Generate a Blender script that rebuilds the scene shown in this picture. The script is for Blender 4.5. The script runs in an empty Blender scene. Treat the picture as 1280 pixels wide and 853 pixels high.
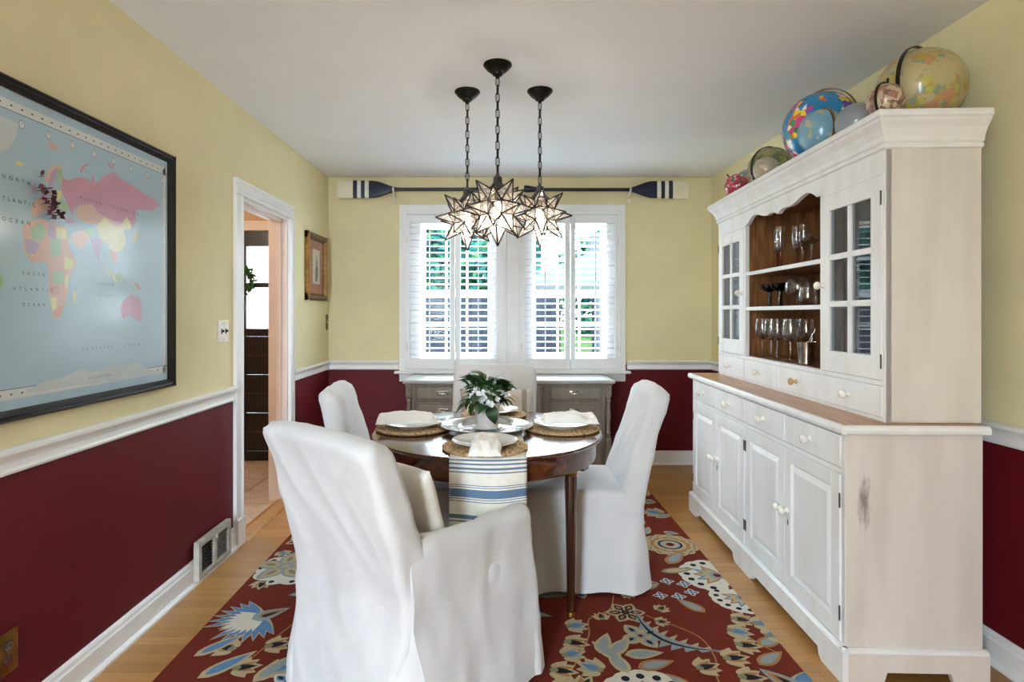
import bpy, bmesh, math, random
from mathutils import Vector, Matrix, noise
random.seed(7)
R = math.radians
SC = bpy.context.scene
COL = SC.collection

# ---------------------------------------------------------------- camera
cam = bpy.data.cameras.new('camera')
cam.sensor_width = 36.0
cam.lens = 730 / 1280 * 36.0
cam.shift_x = 18 / 1280
cam.shift_y = -33.5 / 1280
cam.clip_start = 0.02
CAM = bpy.data.objects.new('camera', cam)
CAM.location = (0, 0, 1.276)
CAM.rotation_euler = (R(90), 0, 0)
COL.objects.link(CAM)
SC.camera = CAM

# ---------------------------------------------------------------- sky, exposure
SC.view_settings.view_transform = 'Standard'
SC.view_settings.look = 'None'
SC.view_settings.exposure = 0.9
SC.view_settings.gamma = 1.0
SC.view_settings.use_curve_mapping = False
SC.cycles.use_denoising = True
SC.cycles.max_bounces = 10
SC.cycles.diffuse_bounces = 6
SC.cycles.glossy_bounces = 5
SC.cycles.transmission_bounces = 8
SC.cycles.transparent_max_bounces = 24
SC.cycles.caustics_reflective = False
SC.cycles.caustics_refractive = False
SC.cycles.sample_clamp_indirect = 6.0
W = bpy.data.worlds.new('sky')
SC.world = W
W.use_nodes = True
bg = W.node_tree.nodes['Background']
bg.inputs[0].default_value = (0.74, 0.88, 1.0, 1)      # bright overcast sky
bg.inputs[1].default_value = 26.0

def area(name, loc, rot, sx, sy, power, color=(1, 1, 1), portal=False):
    l = bpy.data.lights.new(name, 'AREA')
    l.shape = 'RECTANGLE'; l.size = sx; l.size_y = sy; l.energy = power; l.color = color
    l.cycles.is_portal = portal
    o = bpy.data.objects.new(name, l); o.location = loc; o.rotation_euler = rot
    COL.objects.link(o)
    return o
# sky portals in the window and the added rear opening (they only guide sampling of the sky)
area('portal_window', (0.13, 5.14, 1.48), (R(-90), 0, 0), 1.75, 1.2, 1, portal=True)
area('portal_rear', (-1.05, -1.62, 1.18), (R(90), 0, 0), .58, 2.3, 1, portal=True)

# ---------------------------------------------------------------- helpers
def lin(h):
    h = h.lstrip('#')
    v = [int(h[i:i + 2], 16) / 255 for i in (0, 2, 4)]
    return tuple((c / 12.92 if c <= 0.04045 else ((c + 0.055) / 1.055) ** 2.4) for c in v) + (1.0,)

M = {}
def pm(name, c1, c2=None, scale=8, rough=0.5, bump=0.0, bscale=None, metal=0.0, stretch=(1, 1, 1), spec=0.5,
       detail=4, lo=0.35, hi=0.65, coat=0.0, sheen=0.0, rand=0.0, emit=None, estr=0.0, trans=0.0, ior=1.45, subs=0.0):
    """procedural principled material: two colours mixed by noise, noise bump, optional per-object variation"""
    m = bpy.data.materials.new(name); m.use_nodes = True
    nt = m.node_tree; N = nt.nodes; L = nt.links
    b = N['Principled BSDF']
    b.inputs['Roughness'].default_value = rough
    b.inputs['Metallic'].default_value = metal
    b.inputs['Specular IOR Level'].default_value = spec
    b.inputs['Coat Weight'].default_value = coat
    b.inputs['Coat Roughness'].default_value = 0.08
    b.inputs['Sheen Weight'].default_value = sheen
    b.inputs['Transmission Weight'].default_value = trans
    b.inputs['IOR'].default_value = ior
    b.inputs['Subsurface Weight'].default_value = subs
    a = lin(c1); c = lin(c2) if c2 else tuple(x * 0.93 for x in a[:3]) + (1,)
    tc = N.new('ShaderNodeTexCoord'); mp = N.new('ShaderNodeMapping')
    mp.inputs['Scale'].default_value = stretch
    L.new(tc.outputs['Object'], mp.inputs[0])
    src = mp.outputs[0]
    oi = None
    if rand:
        oi = N.new('ShaderNodeObjectInfo')
        ml = N.new('ShaderNodeMath'); ml.operation = 'MULTIPLY'; ml.inputs[1].default_value = 37.0
        L.new(oi.outputs['Random'], ml.inputs[0])
        ad = N.new('ShaderNodeVectorMath'); ad.operation = 'ADD'
        L.new(src, ad.inputs[0]); L.new(ml.outputs[0], ad.inputs[1]); src = ad.outputs[0]
    nz = N.new('ShaderNodeTexNoise'); nz.inputs['Scale'].default_value = scale; nz.inputs['Detail'].default_value = detail
    L.new(src, nz.inputs['Vector'])
    rp = N.new('ShaderNodeValToRGB')
    rp.color_ramp.elements[0].position = lo; rp.color_ramp.elements[1].position = hi
    rp.color_ramp.elements[0].color = c; rp.color_ramp.elements[1].color = a
    L.new(nz.outputs['Fac'], rp.inputs[0])
    col = rp.outputs[0]
    if rand:
        hs = N.new('ShaderNodeHueSaturation')
        mr = N.new('ShaderNodeMapRange'); mr.inputs[3].default_value = 1 - rand; mr.inputs[4].default_value = 1 + rand
        L.new(oi.outputs['Random'], mr.inputs[0]); L.new(mr.outputs[0], hs.inputs['Value'])
        L.new(col, hs.inputs['Color']); col = hs.outputs[0]
    L.new(col, b.inputs['Base Color'])
    if bump:
        n2 = N.new('ShaderNodeTexNoise'); n2.inputs['Scale'].default_value = bscale or scale * 4; n2.inputs['Detail'].default_value = 3
        L.new(src, n2.inputs['Vector'])
        bp = N.new('ShaderNodeBump'); bp.inputs['Strength'].default_value = bump; bp.inputs['Distance'].default_value = 0.01
        L.new(n2.outputs['Fac'], bp.inputs['Height']); L.new(bp.outputs[0], b.inputs['Normal'])
    if emit:
        b.inputs['Emission Color'].default_value = lin(emit); b.inputs['Emission Strength'].default_value = estr
    M[name] = m
    return m

def clear_glass(name, tint=(1, 1, 1, 1), rough=0.0, base=0.04, haze=0.0, hazecol=(1, 1, 1, 1), ior=1.45, maxr=1.0):
    """thin clear glass: see-through, mirror-like towards grazing angles"""
    m = bpy.data.materials.new(name); m.use_nodes = True
    nt = m.node_tree; N = nt.nodes; L = nt.links
    for n in list(N): N.remove(n)
    out = N.new('ShaderNodeOutputMaterial')
    tr = N.new('ShaderNodeBsdfTransparent'); tr.inputs[0].default_value = tint
    gl = N.new('ShaderNodeBsdfGlossy'); gl.inputs['Roughness'].default_value = rough
    lw = N.new('ShaderNodeLayerWeight'); lw.inputs[0].default_value = 0.5
    pw = N.new('ShaderNodeMath'); pw.operation = 'POWER'; pw.inputs[1].default_value = 5.0
    L.new(lw.outputs['Facing'], pw.inputs[0])
    r0 = ((ior - 1) / (ior + 1)) ** 2
    fr = N.new('ShaderNodeMath'); fr.operation = 'MULTIPLY_ADD'; fr.inputs[1].default_value = 1 - r0; fr.inputs[2].default_value = r0
    L.new(pw.outputs[0], fr.inputs[0])
    mx = N.new('ShaderNodeMixShader')
    L.new(fr.outputs[0], mx.inputs[0]); L.new(tr.outputs[0], mx.inputs[1]); L.new(gl.outputs[0], mx.inputs[2])
    last = mx.outputs[0]
    if haze:
        tl = N.new('ShaderNodeBsdfTranslucent'); tl.inputs[0].default_value = hazecol
        df = N.new('ShaderNodeBsdfDiffuse'); df.inputs[0].default_value = hazecol
        a = N.new('ShaderNodeMixShader'); a.inputs[0].default_value = 0.5
        L.new(tl.outputs[0], a.inputs[1]); L.new(df.outputs[0], a.inputs[2])
        nz = N.new('ShaderNodeTexNoise'); nz.inputs['Scale'].default_value = 60
        mr = N.new('ShaderNodeMapRange'); mr.inputs[3].default_value = haze * 0.7; mr.inputs[4].default_value = min(1, haze * 1.3)
        L.new(nz.outputs['Fac'], mr.inputs[0])
        c = N.new('ShaderNodeMixShader')
        L.new(mr.outputs[0], c.inputs[0])
        L.new(last, c.inputs[1]); L.new(a.outputs[0], c.inputs[2]); last = c.outputs[0]
    L.new(last, out.inputs[0])
    M[name] = m
    return m

def put(o, parent=None):
    COL.objects.link(o)
    if parent is not None: o.parent = parent
    return o

def obj(name, bm, mat, parent=None, loc=(0, 0, 0), rot=(0, 0, 0), smooth=False, angle=40):
    me = bpy.data.meshes.new(name)
    if bm is not None:
        bmesh.ops.recalc_face_normals(bm.bm, faces=bm.bm.faces[:])
        bm.bm.to_mesh(me); bm.bm.free()
    mats = mat if isinstance(mat, (list, tuple)) else [mat]
    for k in mats: me.materials.append(M[k] if isinstance(k, str) else k)
    if smooth:
        me.polygons.foreach_set('use_smooth', [True] * len(me.polygons))
        if angle < 180: me.set_sharp_from_angle(angle=R(angle))
    o = bpy.data.objects.new(name, me)
    o.location = loc; o.rotation_euler = rot
    return put(o, parent)

def nb():
    return _B(bmesh.new())
class _B:
    """thin wrapper around a bmesh with shape builders"""
    def __init__(s, bm): s.bm = bm
    def face(s, pts, mi=0, flip=False):
        vs = [s.bm.verts.new(p) for p in pts]
        if flip: vs.reverse()
        f = s.bm.faces.new(vs); f.material_index = mi
        return f
    def box(s, x0, x1, y0, y1, z0, z1, bev=0.0, seg=2, mi=0, mat=None):
        g = bmesh.ops.create_cube(s.bm, size=1.0)
        vs = g['verts']
        for v in vs:
            v.co = Vector(((x0 + x1) / 2 + v.co.x * (x1 - x0), (y0 + y1) / 2 + v.co.y * (y1 - y0), (z0 + z1) / 2 + v.co.z * (z1 - z0)))
        fs = set(f for v in vs for f in v.link_faces)
        for f in fs: f.material_index = mi
        if bev:
            es = list(set(e for v in vs for e in v.link_edges))
            r = bmesh.ops.bevel(s.bm, geom=es, offset=bev, segments=seg, profile=0.5, affect='EDGES', clamp_overlap=True)
            vs = list(set(v for f in r['faces'] for v in f.verts) | set(v for v in vs if v.is_valid))
            for f in set(f for v in vs for f in v.link_faces): f.material_index = mi
        if mat is not None: bmesh.ops.transform(s.bm, matrix=mat, verts=vs)
        return s
    def lathe(s, prof, seg=24, c=(0, 0, 0), mi=0, sx=1.0, sy=1.0, cap0=False, cap1=False, mod=None):
        rings = []
        for (r, z) in prof:
            if r <= 1e-6:
                rings.append([s.bm.verts.new((c[0], c[1], c[2] + z))]); continue
            ring = []
            for i in range(seg):
                a = 2 * math.pi * i / seg
                rr = r * (mod(a, z) if mod else 1.0)
                ring.append(s.bm.verts.new((c[0] + rr * math.cos(a) * sx, c[1] + rr * math.sin(a) * sy, c[2] + z)))
            rings.append(ring)
        s.skin(rings, mi)
        if cap0 and len(rings[0]) > 2: s.bm.faces.new(rings[0][::-1]).material_index = mi
        if cap1 and len(rings[-1]) > 2: s.bm.faces.new(rings[-1]).material_index = mi
        return s
    def skin(s, rings, mi=0, closed=True):
        for a, b in zip(rings[:-1], rings[1:]):
            n = max(len(a), len(b))
            for i in range(n if closed else n - 1):
                j = (i + 1) % n
                if len(a) == 1 and len(b) == 1: continue
                if len(a) == 1: vs = [a[0], b[i], b[j]]
                elif len(b) == 1: vs = [a[i], b[0], a[j]]
                else: vs = [a[i], b[i], b[j], a[j]]
                try: s.bm.faces.new(vs).material_index = mi
                except ValueError: pass
        return s
    def tube(s, pts, r, seg=8, mi=0, cap=True, square=False):
        pts = [Vector(p) for p in pts]
        n = len(pts); rings = []
        up = None
        for i, p in enumerate(pts):
            t = (pts[min(i + 1, n - 1)] - pts[max(i - 1, 0)]).normalized()
            if up is None:
                up = Vector((0, 0, 1)) if abs(t.z) < 0.9 else Vector((1, 0, 0))
            a = t.cross(up)
            if a.length < 1e-6: a = t.orthogonal()
            a.normalize(); b = a.cross(t).normalized(); up = b
            rr = r[i] if isinstance(r, (list, tuple)) else r
            rings.append([s.bm.verts.new(p + a * rr * math.cos(2 * math.pi * (k + 0.5) / seg) + b * rr * math.sin(2 * math.pi * (k + 0.5) / seg)) for k in range(seg)])
        s.skin(rings, mi)
        if cap:
            s.bm.faces.new(rings[0][::-1]).material_index = mi; s.bm.faces.new(rings[-1]).material_index = mi
        return s
    def extr(s, prof, p0, p1, u, v, mi=0):
        """sweep a closed 2-D profile (list of (a,b) along axes u,v) straight from p0 to p1"""
        p0 = Vector(p0); p1 = Vector(p1); u = Vector(u); v = Vector(v)
        A = [s.bm.verts.new(p0 + u * a + v * b) for a, b in prof]
        B = [s.bm.verts.new(p1 + u * a + v * b) for a, b in prof]
        s.skin([A, B], mi)
        s.bm.faces.new(A[::-1]).material_index = mi; s.bm.faces.new(B).material_index = mi
        return s
    def sphere(s, c, r, us=24, vs=14, mi=0, sz=1.0):
        return s.lathe([(r * math.sin(math.pi * i / vs), -r * sz * math.cos(math.pi * i / vs)) for i in range(vs + 1)], us, c, mi)
    def jitter(s, amp, freq, seed=0.0):
        s.bm.normal_update()
        for v in s.bm.verts:
            v.co += v.normal * (noise.noise(v.co * freq + Vector((seed, seed * 1.7, -seed))) * amp)
        return s

def thing(name, label, cat, loc=(0, 0, 0), rz=0.0, group=None):
    o = bpy.data.objects.new(name, None)
    o.location = loc; o.rotation_euler = (0, 0, rz); o.empty_display_size = 0.05
    put(o)
    return tag(o, label, cat, group)
def tag(o, label, cat, group=None):
    o['label'] = label; o['category'] = cat
    if group: o['group'] = group
    return o
def struct(o, label=None):
    o['kind'] = 'structure'
    if label: o['label'] = label
    return o
def inst(name, src, parent, loc=(0, 0, 0), rot=(0, 0, 0), scale=(1, 1, 1)):
    """another object sharing src's mesh"""
    o = bpy.data.objects.new(name, src.data)
    o.location = loc; o.rotation_euler = rot; o.scale = scale
    return put(o, parent)

# ---------------------------------------------------------------- materials
pm('ceiling', '#eef0f4', '#ebedf2', 3, 0.9, 0.03, 90)
pm('white_trim', '#f2f1f1', '#ececed', 6, 0.35, 0.02, 40)
pm('shutter', '#f3f4f6', '#eff0f3', 6, 0.4)
pm('hall_wall', '#d8bc9a', '#d0b290', 4, 0.85)
pm('hall_white', '#f2e8e2', '#ece0d8', 4, 0.5)
pm('oak', '#b8884e', '#9f7039', 5, 0.34, 0.05, 40, stretch=(1.2, 14, 6), rand=0.13, lo=0.3, hi=0.7)
pm('subfloor', '#4a3420', None, 5, 0.8)
pm('tile', '#d9c9b6', '#cbb8a1', 5, 0.4, 0.03, rand=0.03)
pm('grout', '#a89684', None, 20, 0.9)
pm('black_frame', '#08080a', '#0c0c0f', 20, 0.3, coat=0.15)
pm('gold_frame', '#a87d45', '#7d5628', 30, 0.38, 0.1, metal=0.55)
pm('frame_dark', '#5a3b22', '#3f2817', 24, 0.45)
pm('mat_red', '#9c4a47', '#8e403f', 40, 0.9)
pm('paper', '#e6e2d8', '#d8d2c4', 20, 0.9)
pm('ink', '#4a4945', '#2e2d2b', 80, 0.9)
pm('brass', '#c49a52', '#a67c38', 20, 0.28, metal=1.0)
pm('old_brass', '#8e7440', '#5e4a28', 30, 0.4, metal=1.0)
pm('plate_white', '#eee4da', '#e6d9cf', 20, 0.35)
pm('dark_slot', '#1a1714', None, 20, 0.6)
pm('vent_grey', '#bdb7ae', '#a8a198', 20, 0.5)
pm('vent_dark', '#3c3833', '#2a2622', 30, 0.7)
pm('vent_mesh', '#8d877e', '#767066', 60, 0.6)
pm('iron', '#221f1d', '#15130f', 30, 0.42, metal=0.7)
pm('came', '#2b2724', '#1a1715', 40, 0.5, metal=0.6)
pm('cap_metal', '#5d5a57', '#403d3a', 30, 0.4, metal=0.8)
pm('navy', '#1c2238', '#171c2f', 20, 0.4)
pm('oar_cream', '#e6dfca', '#ded5bc', 20, 0.5)
pm('oar_white', '#eceae6', '#e2e0db', 20, 0.5)
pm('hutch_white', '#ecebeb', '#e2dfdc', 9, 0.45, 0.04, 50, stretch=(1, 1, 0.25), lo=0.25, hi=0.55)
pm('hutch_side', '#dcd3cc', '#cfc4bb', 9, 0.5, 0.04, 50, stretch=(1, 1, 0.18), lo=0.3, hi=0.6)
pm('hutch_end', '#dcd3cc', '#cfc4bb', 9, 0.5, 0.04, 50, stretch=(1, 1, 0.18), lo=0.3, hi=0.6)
pm('hutch_wood', '#8a5a32', '#5f3a1c', 6, 0.5, 0.06, 30, stretch=(8, 8, 0.8))
pm('counter_wood', '#b58356', '#93623a', 5, 0.35, 0.04, 30, stretch=(12, 1, 8))
pm('porcelain', '#f3efe8', '#ece6dc', 20, 0.15, coat=0.6)
pm('knob_aged', '#d8b98a', '#c49a60', 20, 0.25)
pm('hinge', '#5b4a3a', '#3a2d22', 40, 0.5, metal=0.5)
pm('grey_paint', '#8d857c', '#82796f', 8, 0.5, 0.06, 40, stretch=(3, 1, 1))
pm('grey_top', '#c3c4c3', '#a9a8a6', 5, 0.4, 0.04, stretch=(0.6, 3, 1))
pm('pewter', '#b9b3a8', '#8e887e', 20, 0.25, metal=1.0)
pm('slipcover', '#d1d0d2', '#c9c8cb', 3, 0.9, 0.35, 11, sheen=0.3, detail=3)
pm('pillow_cream', '#dedad2', '#d2cdc3', 10, 0.95, 0.2, 60, sheen=0.3)
pm('pillow_taupe', '#aaa092', '#9a9082', 14, 0.95, 0.2, 60, sheen=0.3)
pm('mahogany', '#5e3018', '#34180b', 4, 0.16, stretch=(1.5, 9, 9), coat=0.7, lo=0.3, hi=0.7)
pm('mahogany_dark', '#45220f', '#271208', 5, 0.22, stretch=(7, 7, 1.2), coat=0.5)
pm('jute', '#d6b88f', '#8f6d48', 90, 0.9, 0.6, 160, lo=0.32, hi=0.62)
pm('china', '#f5f4f2', '#f0efed', 20, 0.08, coat=0.8)
pm('napkin', '#f2f0ee', '#e9e6e3', 12, 0.95, 0.25, 40, sheen=0.2)
pm('silver', '#d8d6d4', '#c6c3c0', 12, 0.1, metal=1.0)
pm('silver_cup', '#cfc8bd', '#a89f92', 30, 0.16, metal=1.0)
pm('pot', '#ebe4de', '#dfd5cd', 9, 0.5, 0.05)
pm('soil', '#2c2018', '#1a120d', 60, 0.95, 0.6)
pm('leaf', '#2f4f22', '#1a3517', 30, 0.45, 0.08, rand=0.35)
pm('leaf_light', '#5d7d3c', '#3d5f2c', 30, 0.4, rand=0.25)
pm('petal', '#fbfaf8', '#f1f1ee', 20, 0.6, subs=0.1)
pm('wreath', '#3f6a30', '#22441c', 40, 0.6, rand=0.3)
pm('door_dark', '#1b1613', '#0f0c0a', 12, 0.35, coat=0.2)
pm('globe_metal', '#2c2722', '#1d1916', 30, 0.4, metal=0.6)
pm('globe_gold', '#9a733a', '#7a5628', 30, 0.35, metal=0.8)
pm('globe_grey', '#8f9296', '#777a7f', 6, 0.35, coat=0.4)
pm('concrete', '#dcdcda', '#cfcfcd', 3, 0.9)
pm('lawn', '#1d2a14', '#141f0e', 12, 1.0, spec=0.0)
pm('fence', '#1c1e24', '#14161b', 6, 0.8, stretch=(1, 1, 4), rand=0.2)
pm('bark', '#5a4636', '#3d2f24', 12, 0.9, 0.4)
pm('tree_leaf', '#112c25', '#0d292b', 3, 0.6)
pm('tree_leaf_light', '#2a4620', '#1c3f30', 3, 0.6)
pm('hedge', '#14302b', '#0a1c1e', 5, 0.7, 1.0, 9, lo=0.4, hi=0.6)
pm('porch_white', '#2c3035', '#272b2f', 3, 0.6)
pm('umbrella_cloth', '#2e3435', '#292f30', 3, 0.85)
pm('bloom_violet', '#9a94d6', '#7f78c4', 20, 0.7)
pm('bulb', '#fff0d8', None, 5, 0.4, emit='#ffd9a8', estr=12.0)
pm('map_white', '#e9eef0', None, 5, 0.5)
pm('map_sea', '#bcd8e8', '#b4d2e4', 2, 0.5)
for k, c in dict(pink='#dda3c3', peach='#e8c4b4', lilac='#cbb5d8', green='#b2d6b2', yellow='#ece6ab', red='#e5b3ac', white='#dbe4e9', line='#5f7f96').items():
    pm('map_' + k + '_land', c, None, 14, 0.5)
pm('pin_flag', '#5a1f2a', '#33131c', 30, 0.6)
pm('map_ink', '#4b5560', None, 10, 0.7)
clear_glass('window_glass', (0.97, 0.99, 0.98, 1), ior=1.13)
clear_glass('cabinet_glass', (0.75, 0.77, 0.78, 1), ior=1.7)
clear_glass('map_glass', (1, 1, 1, 1), rough=0.16, ior=1.45)
clear_glass('stemware', (0.95, 0.95, 0.95, 1), ior=2.0)
clear_glass('stemware_pink', (0.86, 0.62, 0.5, 1), ior=1.6)
clear_glass('stemware_dark', (0.30, 0.27, 0.25, 1), ior=1.7)
clear_glass('star_glass', (0.93, 0.9, 0.86, 1), rough=0.12, haze=0.26, hazecol=(0.50, 0.47, 0.44, 1))
clear_glass('frosted', (0.95, 0.95, 0.95, 1), rough=0.3, haze=0.75, hazecol=(0.9, 0.9, 0.9, 1))

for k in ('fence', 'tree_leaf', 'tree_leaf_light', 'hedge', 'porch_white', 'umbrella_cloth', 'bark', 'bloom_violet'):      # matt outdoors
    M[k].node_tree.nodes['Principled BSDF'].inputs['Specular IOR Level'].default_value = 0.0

def two_tone(name, split, up, lo):
    """wall paint: cream above the chair rail, burgundy below"""
    m = pm(name, up, None, 3, 0.75, 0.03, 80)
    nt = m.node_tree; N = nt.nodes; L = nt.links
    b = N['Principled BSDF']
    g = N.new('ShaderNodeNewGeometry'); sp = N.new('ShaderNodeSeparateXYZ')
    L.new(g.outputs['Position'], sp.inputs[0])
    gt = N.new('ShaderNodeMath'); gt.operation = 'GREATER_THAN'; gt.inputs[1].default_value = split
    L.new(sp.outputs['Z'], gt.inputs[0])
    mx = N.new('ShaderNodeMix'); mx.data_type = 'RGBA'
    src = b.inputs['Base Color'].links[0].from_socket
    L.new(gt.outputs[0], mx.inputs[0]); mx.inputs[6].default_value = lin(lo); L.new(src, mx.inputs[7])
    L.new(mx.outputs[2], b.inputs['Base Color'])
    mr = N.new('ShaderNodeMapRange'); mr.inputs[3].default_value = 0.55; mr.inputs[4].default_value = 0.8
    L.new(gt.outputs[0], mr.inputs[0]); L.new(mr.outputs[0], b.inputs['Roughness']); b.inputs['Specular IOR Level'].default_value = 0.25
two_tone('wall_paint', 0.85, '#e2d6ac', '#5f121b')

def scuffed_side():
    """end panel paint with one vertical worn streak"""
    m = M['hutch_side']; nt = m.node_tree; N = nt.nodes; L = nt.links; b = N['Principled BSDF']
    src = b.inputs['Base Color'].links[0].from_socket
    tc = N.new('ShaderNodeTexCoord'); mp = N.new('ShaderNodeMapping'); mp.inputs['Location'].default_value = (-.085 * 38, 0, -.62 * 9); mp.inputs['Scale'].default_value = (38, 0, 9)
    L.new(tc.outputs['Object'], mp.inputs[0])
    nz = N.new('ShaderNodeTexNoise'); nz.inputs['Scale'].default_value = 2.2; nz.inputs['Detail'].default_value = 4; L.new(mp.outputs[0], nz.inputs['Vector'])
    ln = N.new('ShaderNodeVectorMath'); ln.operation = 'LENGTH'; L.new(mp.outputs[0], ln.inputs[0])
    sb_ = N.new('ShaderNodeMath'); sb_.operation = 'MULTIPLY_ADD'; sb_.inputs[1].default_value = 1.6; L.new(nz.outputs['Fac'], sb_.inputs[0]); L.new(ln.outputs['Value'], sb_.inputs[2])
    mr = N.new('ShaderNodeMapRange'); mr.inputs[1].default_value = 1.75; mr.inputs[2].default_value = 1.0; mr.inputs[3].default_value = 0; mr.inputs[4].default_value = .8
    L.new(sb_.outputs[0], mr.inputs[0])
    mx = N.new('ShaderNodeMix'); mx.data_type = 'RGBA'; mx.inputs[7].default_value = lin('#6f645c')
    L.new(mr.outputs[0], mx.inputs[0]); L.new(src, mx.inputs[6]); L.new(mx.outputs[2], b.inputs['Base Color'])
scuffed_side()
# ================================================================= THE ROOM
XL, XR, YB, YR, ZC = -1.44, 1.82, 4.97, -1.6, 2.44
D0, D1, DH = 3.27, 4.005, 1.935          # doorway in the left wall
SPL = 0.85
# ---- floor: sub-floor slab with a part for every oak strip
fl = struct(obj('floor', nb().box(XL - 0.02, XR + 0.02, YR, YB + 0.02, -0.06, -0.019), 'subfloor'), 'honey oak strip floor')
unit = nb().box(-0.5, 0.5, -0.5, 0.5, -1, 0)
u_me = obj('plank', unit, 'oak', fl)
first = True
rw = 0.0575
random.seed(3)
y = 1.62
def plank(x0, x1, y0, y1):
    global first
    o = u_me if first else inst('plank', u_me, fl)
    first = False
    o.location = ((x0 + x1) / 2, (y0 + y1) / 2, 0); o.scale = (x1 - x0 - 0.0012, y1 - y0 - 0.0012, 0.0185)
while y < YB - 0.01:
    y1 = min(y + rw, YB)
    x = XL
    cuts = [XL]
    c = XL + random.uniform(0.3, 1.5)
    while c < XR - 0.25:
        cuts.append(c); c += random.uniform(0.9, 1.7)
    cuts.append(XR)
    for a, b in zip(cuts[:-1], cuts[1:]): plank(a, b, y, y1)
    y = y1
# nearer strips, out of the photograph: one joined part
fb = nb(); y = 1.62
while y > YR + 0.01:
    y1 = max(y - rw, YR); x = XL
    while x < XR - 0.01:
        x1 = min(x + random.uniform(0.9, 1.7), XR)
        fb.box(x + .0006, x1 - .0006, y1 + .0006, y - .0006, -0.0185, 0); x = x1
    y = y1
o = obj('plank_field', fb, 'oak', fl); o['kind'] = 'stuff'

struct(obj('ceiling', nb().box(XL - .12, XR + .12, YR - .12, YB + .16, ZC, ZC + .1), 'ceiling'), 'plain white ceiling')

# ---- walls
wl = nb()
wl.box(XL - .12, XL, YR, D0, -.06, ZC); wl.box(XL - .12, XL, D1, YB + .16, -.06, ZC); wl.box(XL - .12, XL, D0, D1, DH, ZC)
struct(obj('wall_left', wl, 'wall_paint'), 'cream wall with burgundy below the chair rail, with the doorway')
WX = [(-.66, -.05), (.295, .93)]; WZ0, WZ1 = .90, 2.05
wb = nb()
wb.box(XL, WX[0][0], YB, YB + .16, -.06, ZC); wb.box(WX[0][1], WX[1][0], YB, YB + .16, WZ0, WZ1); wb.box(WX[1][1], XR, YB, YB + .16, -.06, ZC)
wb.box(WX[0][0], WX[1][1], YB, YB + .16, -.06, WZ0); wb.box(WX[0][0], WX[1][1], YB, YB + .16, WZ1, ZC)
struct(obj('wall_back', wb, 'wall_paint'), 'cream and burgundy wall with the shuttered window')
struct(obj('wall_right', nb().box(XR, XR + .12, YR, YB + .16, -.06, ZC), 'wall_paint'), 'cream and burgundy wall behind the hutch')
wr = nb()
wr.box(XL, XL + .1, YR - .12, YR, -.06, ZC); wr.box(-.76, XR, YR - .12, YR, -.06, ZC); wr.box(XL + .1, -.76, YR - .12, YR, 2.34, ZC)  # rear opening is added, its width set by the daylight wanted inside
struct(obj('wall_rear', wr, 'wall_paint'), 'unseen wall behind the camera with a narrow opening added to let daylight in')

# ---- chair rails, baseboards (swept profiles)
RAIL = [(0, 0), (.012, 0), (.015, .008), (.012, .018), (.010, .035), (.014, .045), (.024, .055), (.030, .062), (.030, .072), (.020, .078), (0, .078)]
BASE = [(0, 0), (.030, 0), (.030, .010), (.024, .018), (.016, .020), (.016, .085), (.012, .092), (.010, .105), (.004, .115), (0, .115)]
def sweep(name, prof, p0, p1, u, label):
    return struct(obj(name, nb().extr(prof, p0, p1, u, (0, 0, 1)), 'white_trim'), label)
zr = .806
sweep('trim_1', RAIL, (XL, YR, zr), (XL, D0 - .09, zr), (1, 0, 0), 'white chair rail on the left wall before the doorway')
sweep('trim_2', RAIL, (XL, D1 + .09, zr), (XL, YB, zr), (1, 0, 0), 'white chair rail on the left wall past the doorway')
sweep('trim_3', RAIL, (XL, YB, zr), (-.84, YB, zr), (0, -1, 0), 'white chair rail between corner and window')
sweep('trim_4', RAIL, (1.1, YB, zr), (XR, YB, zr), (0, -1, 0), 'white chair rail between window and hutch')
sweep('trim_5', RAIL, (XR, YR, zr), (XR, YB, zr), (-1, 0, 0), 'white chair rail behind the hutch')
sweep('baseboard_left', BASE, (XL, YR, 0), (XL, D0 - .09, 0), (1, 0, 0), 'tall white moulded baseboard below the burgundy wall')
sweep('baseboard_left_far', BASE, (XL, D1 + .09, 0), (XL, YB, 0), (1, 0, 0), 'white baseboard past the doorway')
sweep('baseboard_back', BASE, (XL, YB, 0), (XR, YB, 0), (0, -1, 0), 'white baseboard under the window')
sweep('baseboard_right', BASE, (XR, YR, 0), (XR, YB, 0), (-1, 0, 0), 'white baseboard behind the hutch')

# ---- doorway: casing, jamb lining, threshold
dr = struct(bpy.data.objects.new('door_1', None), 'white cased doorway to the hall'); put(dr)
CAS = [(0, 0), (.022, .004), (.026, .02), (.018, .028), (.014, .07), (.020, .078), (.020, .09), (0, .09)]
def casing(name, p0, p1, v):
    b = nb(); p0 = Vector(p0); p1 = Vector(p1); v = Vector(v)
    return b.extr([(a, c) for a, c in CAS], p0, p1, (1, 0, 0), v)
obj('casing', casing('c', (XL, D0, 0), (XL, D0, DH), (0, -1, 0)), 'white_trim', dr)
obj('casing', casing('c', (XL, D1, 0), (XL, D1, DH), (0, 1, 0)), 'white_trim', dr)
obj('casing', casing('c', (XL, D0 - .09, DH), (XL, D1 + .09, DH), (0, 0, 1)), 'white_trim', dr)
obj('jamb', nb().box(XL - .125, XL + .002, D1 - .018, D1, 0, DH, .002), 'hall_white', dr)
obj('jamb', nb().box(XL - .125, XL + .002, D0, D0 + .018, 0, DH, .002), 'hall_white', dr)
obj('head_jamb', nb().box(XL - .125, XL + .002, D0, D1, DH - .018, DH, .002), 'white_trim', dr)
obj('door_stop', nb().box(XL - .07, XL - .035, D1 - .03, D1 - .018, 0, DH - .018, .002).box(XL - .07, XL - .035, D0 + .018, D1 - .018, DH - .03, DH - .018, .002), 'hall_white', dr)
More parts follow.
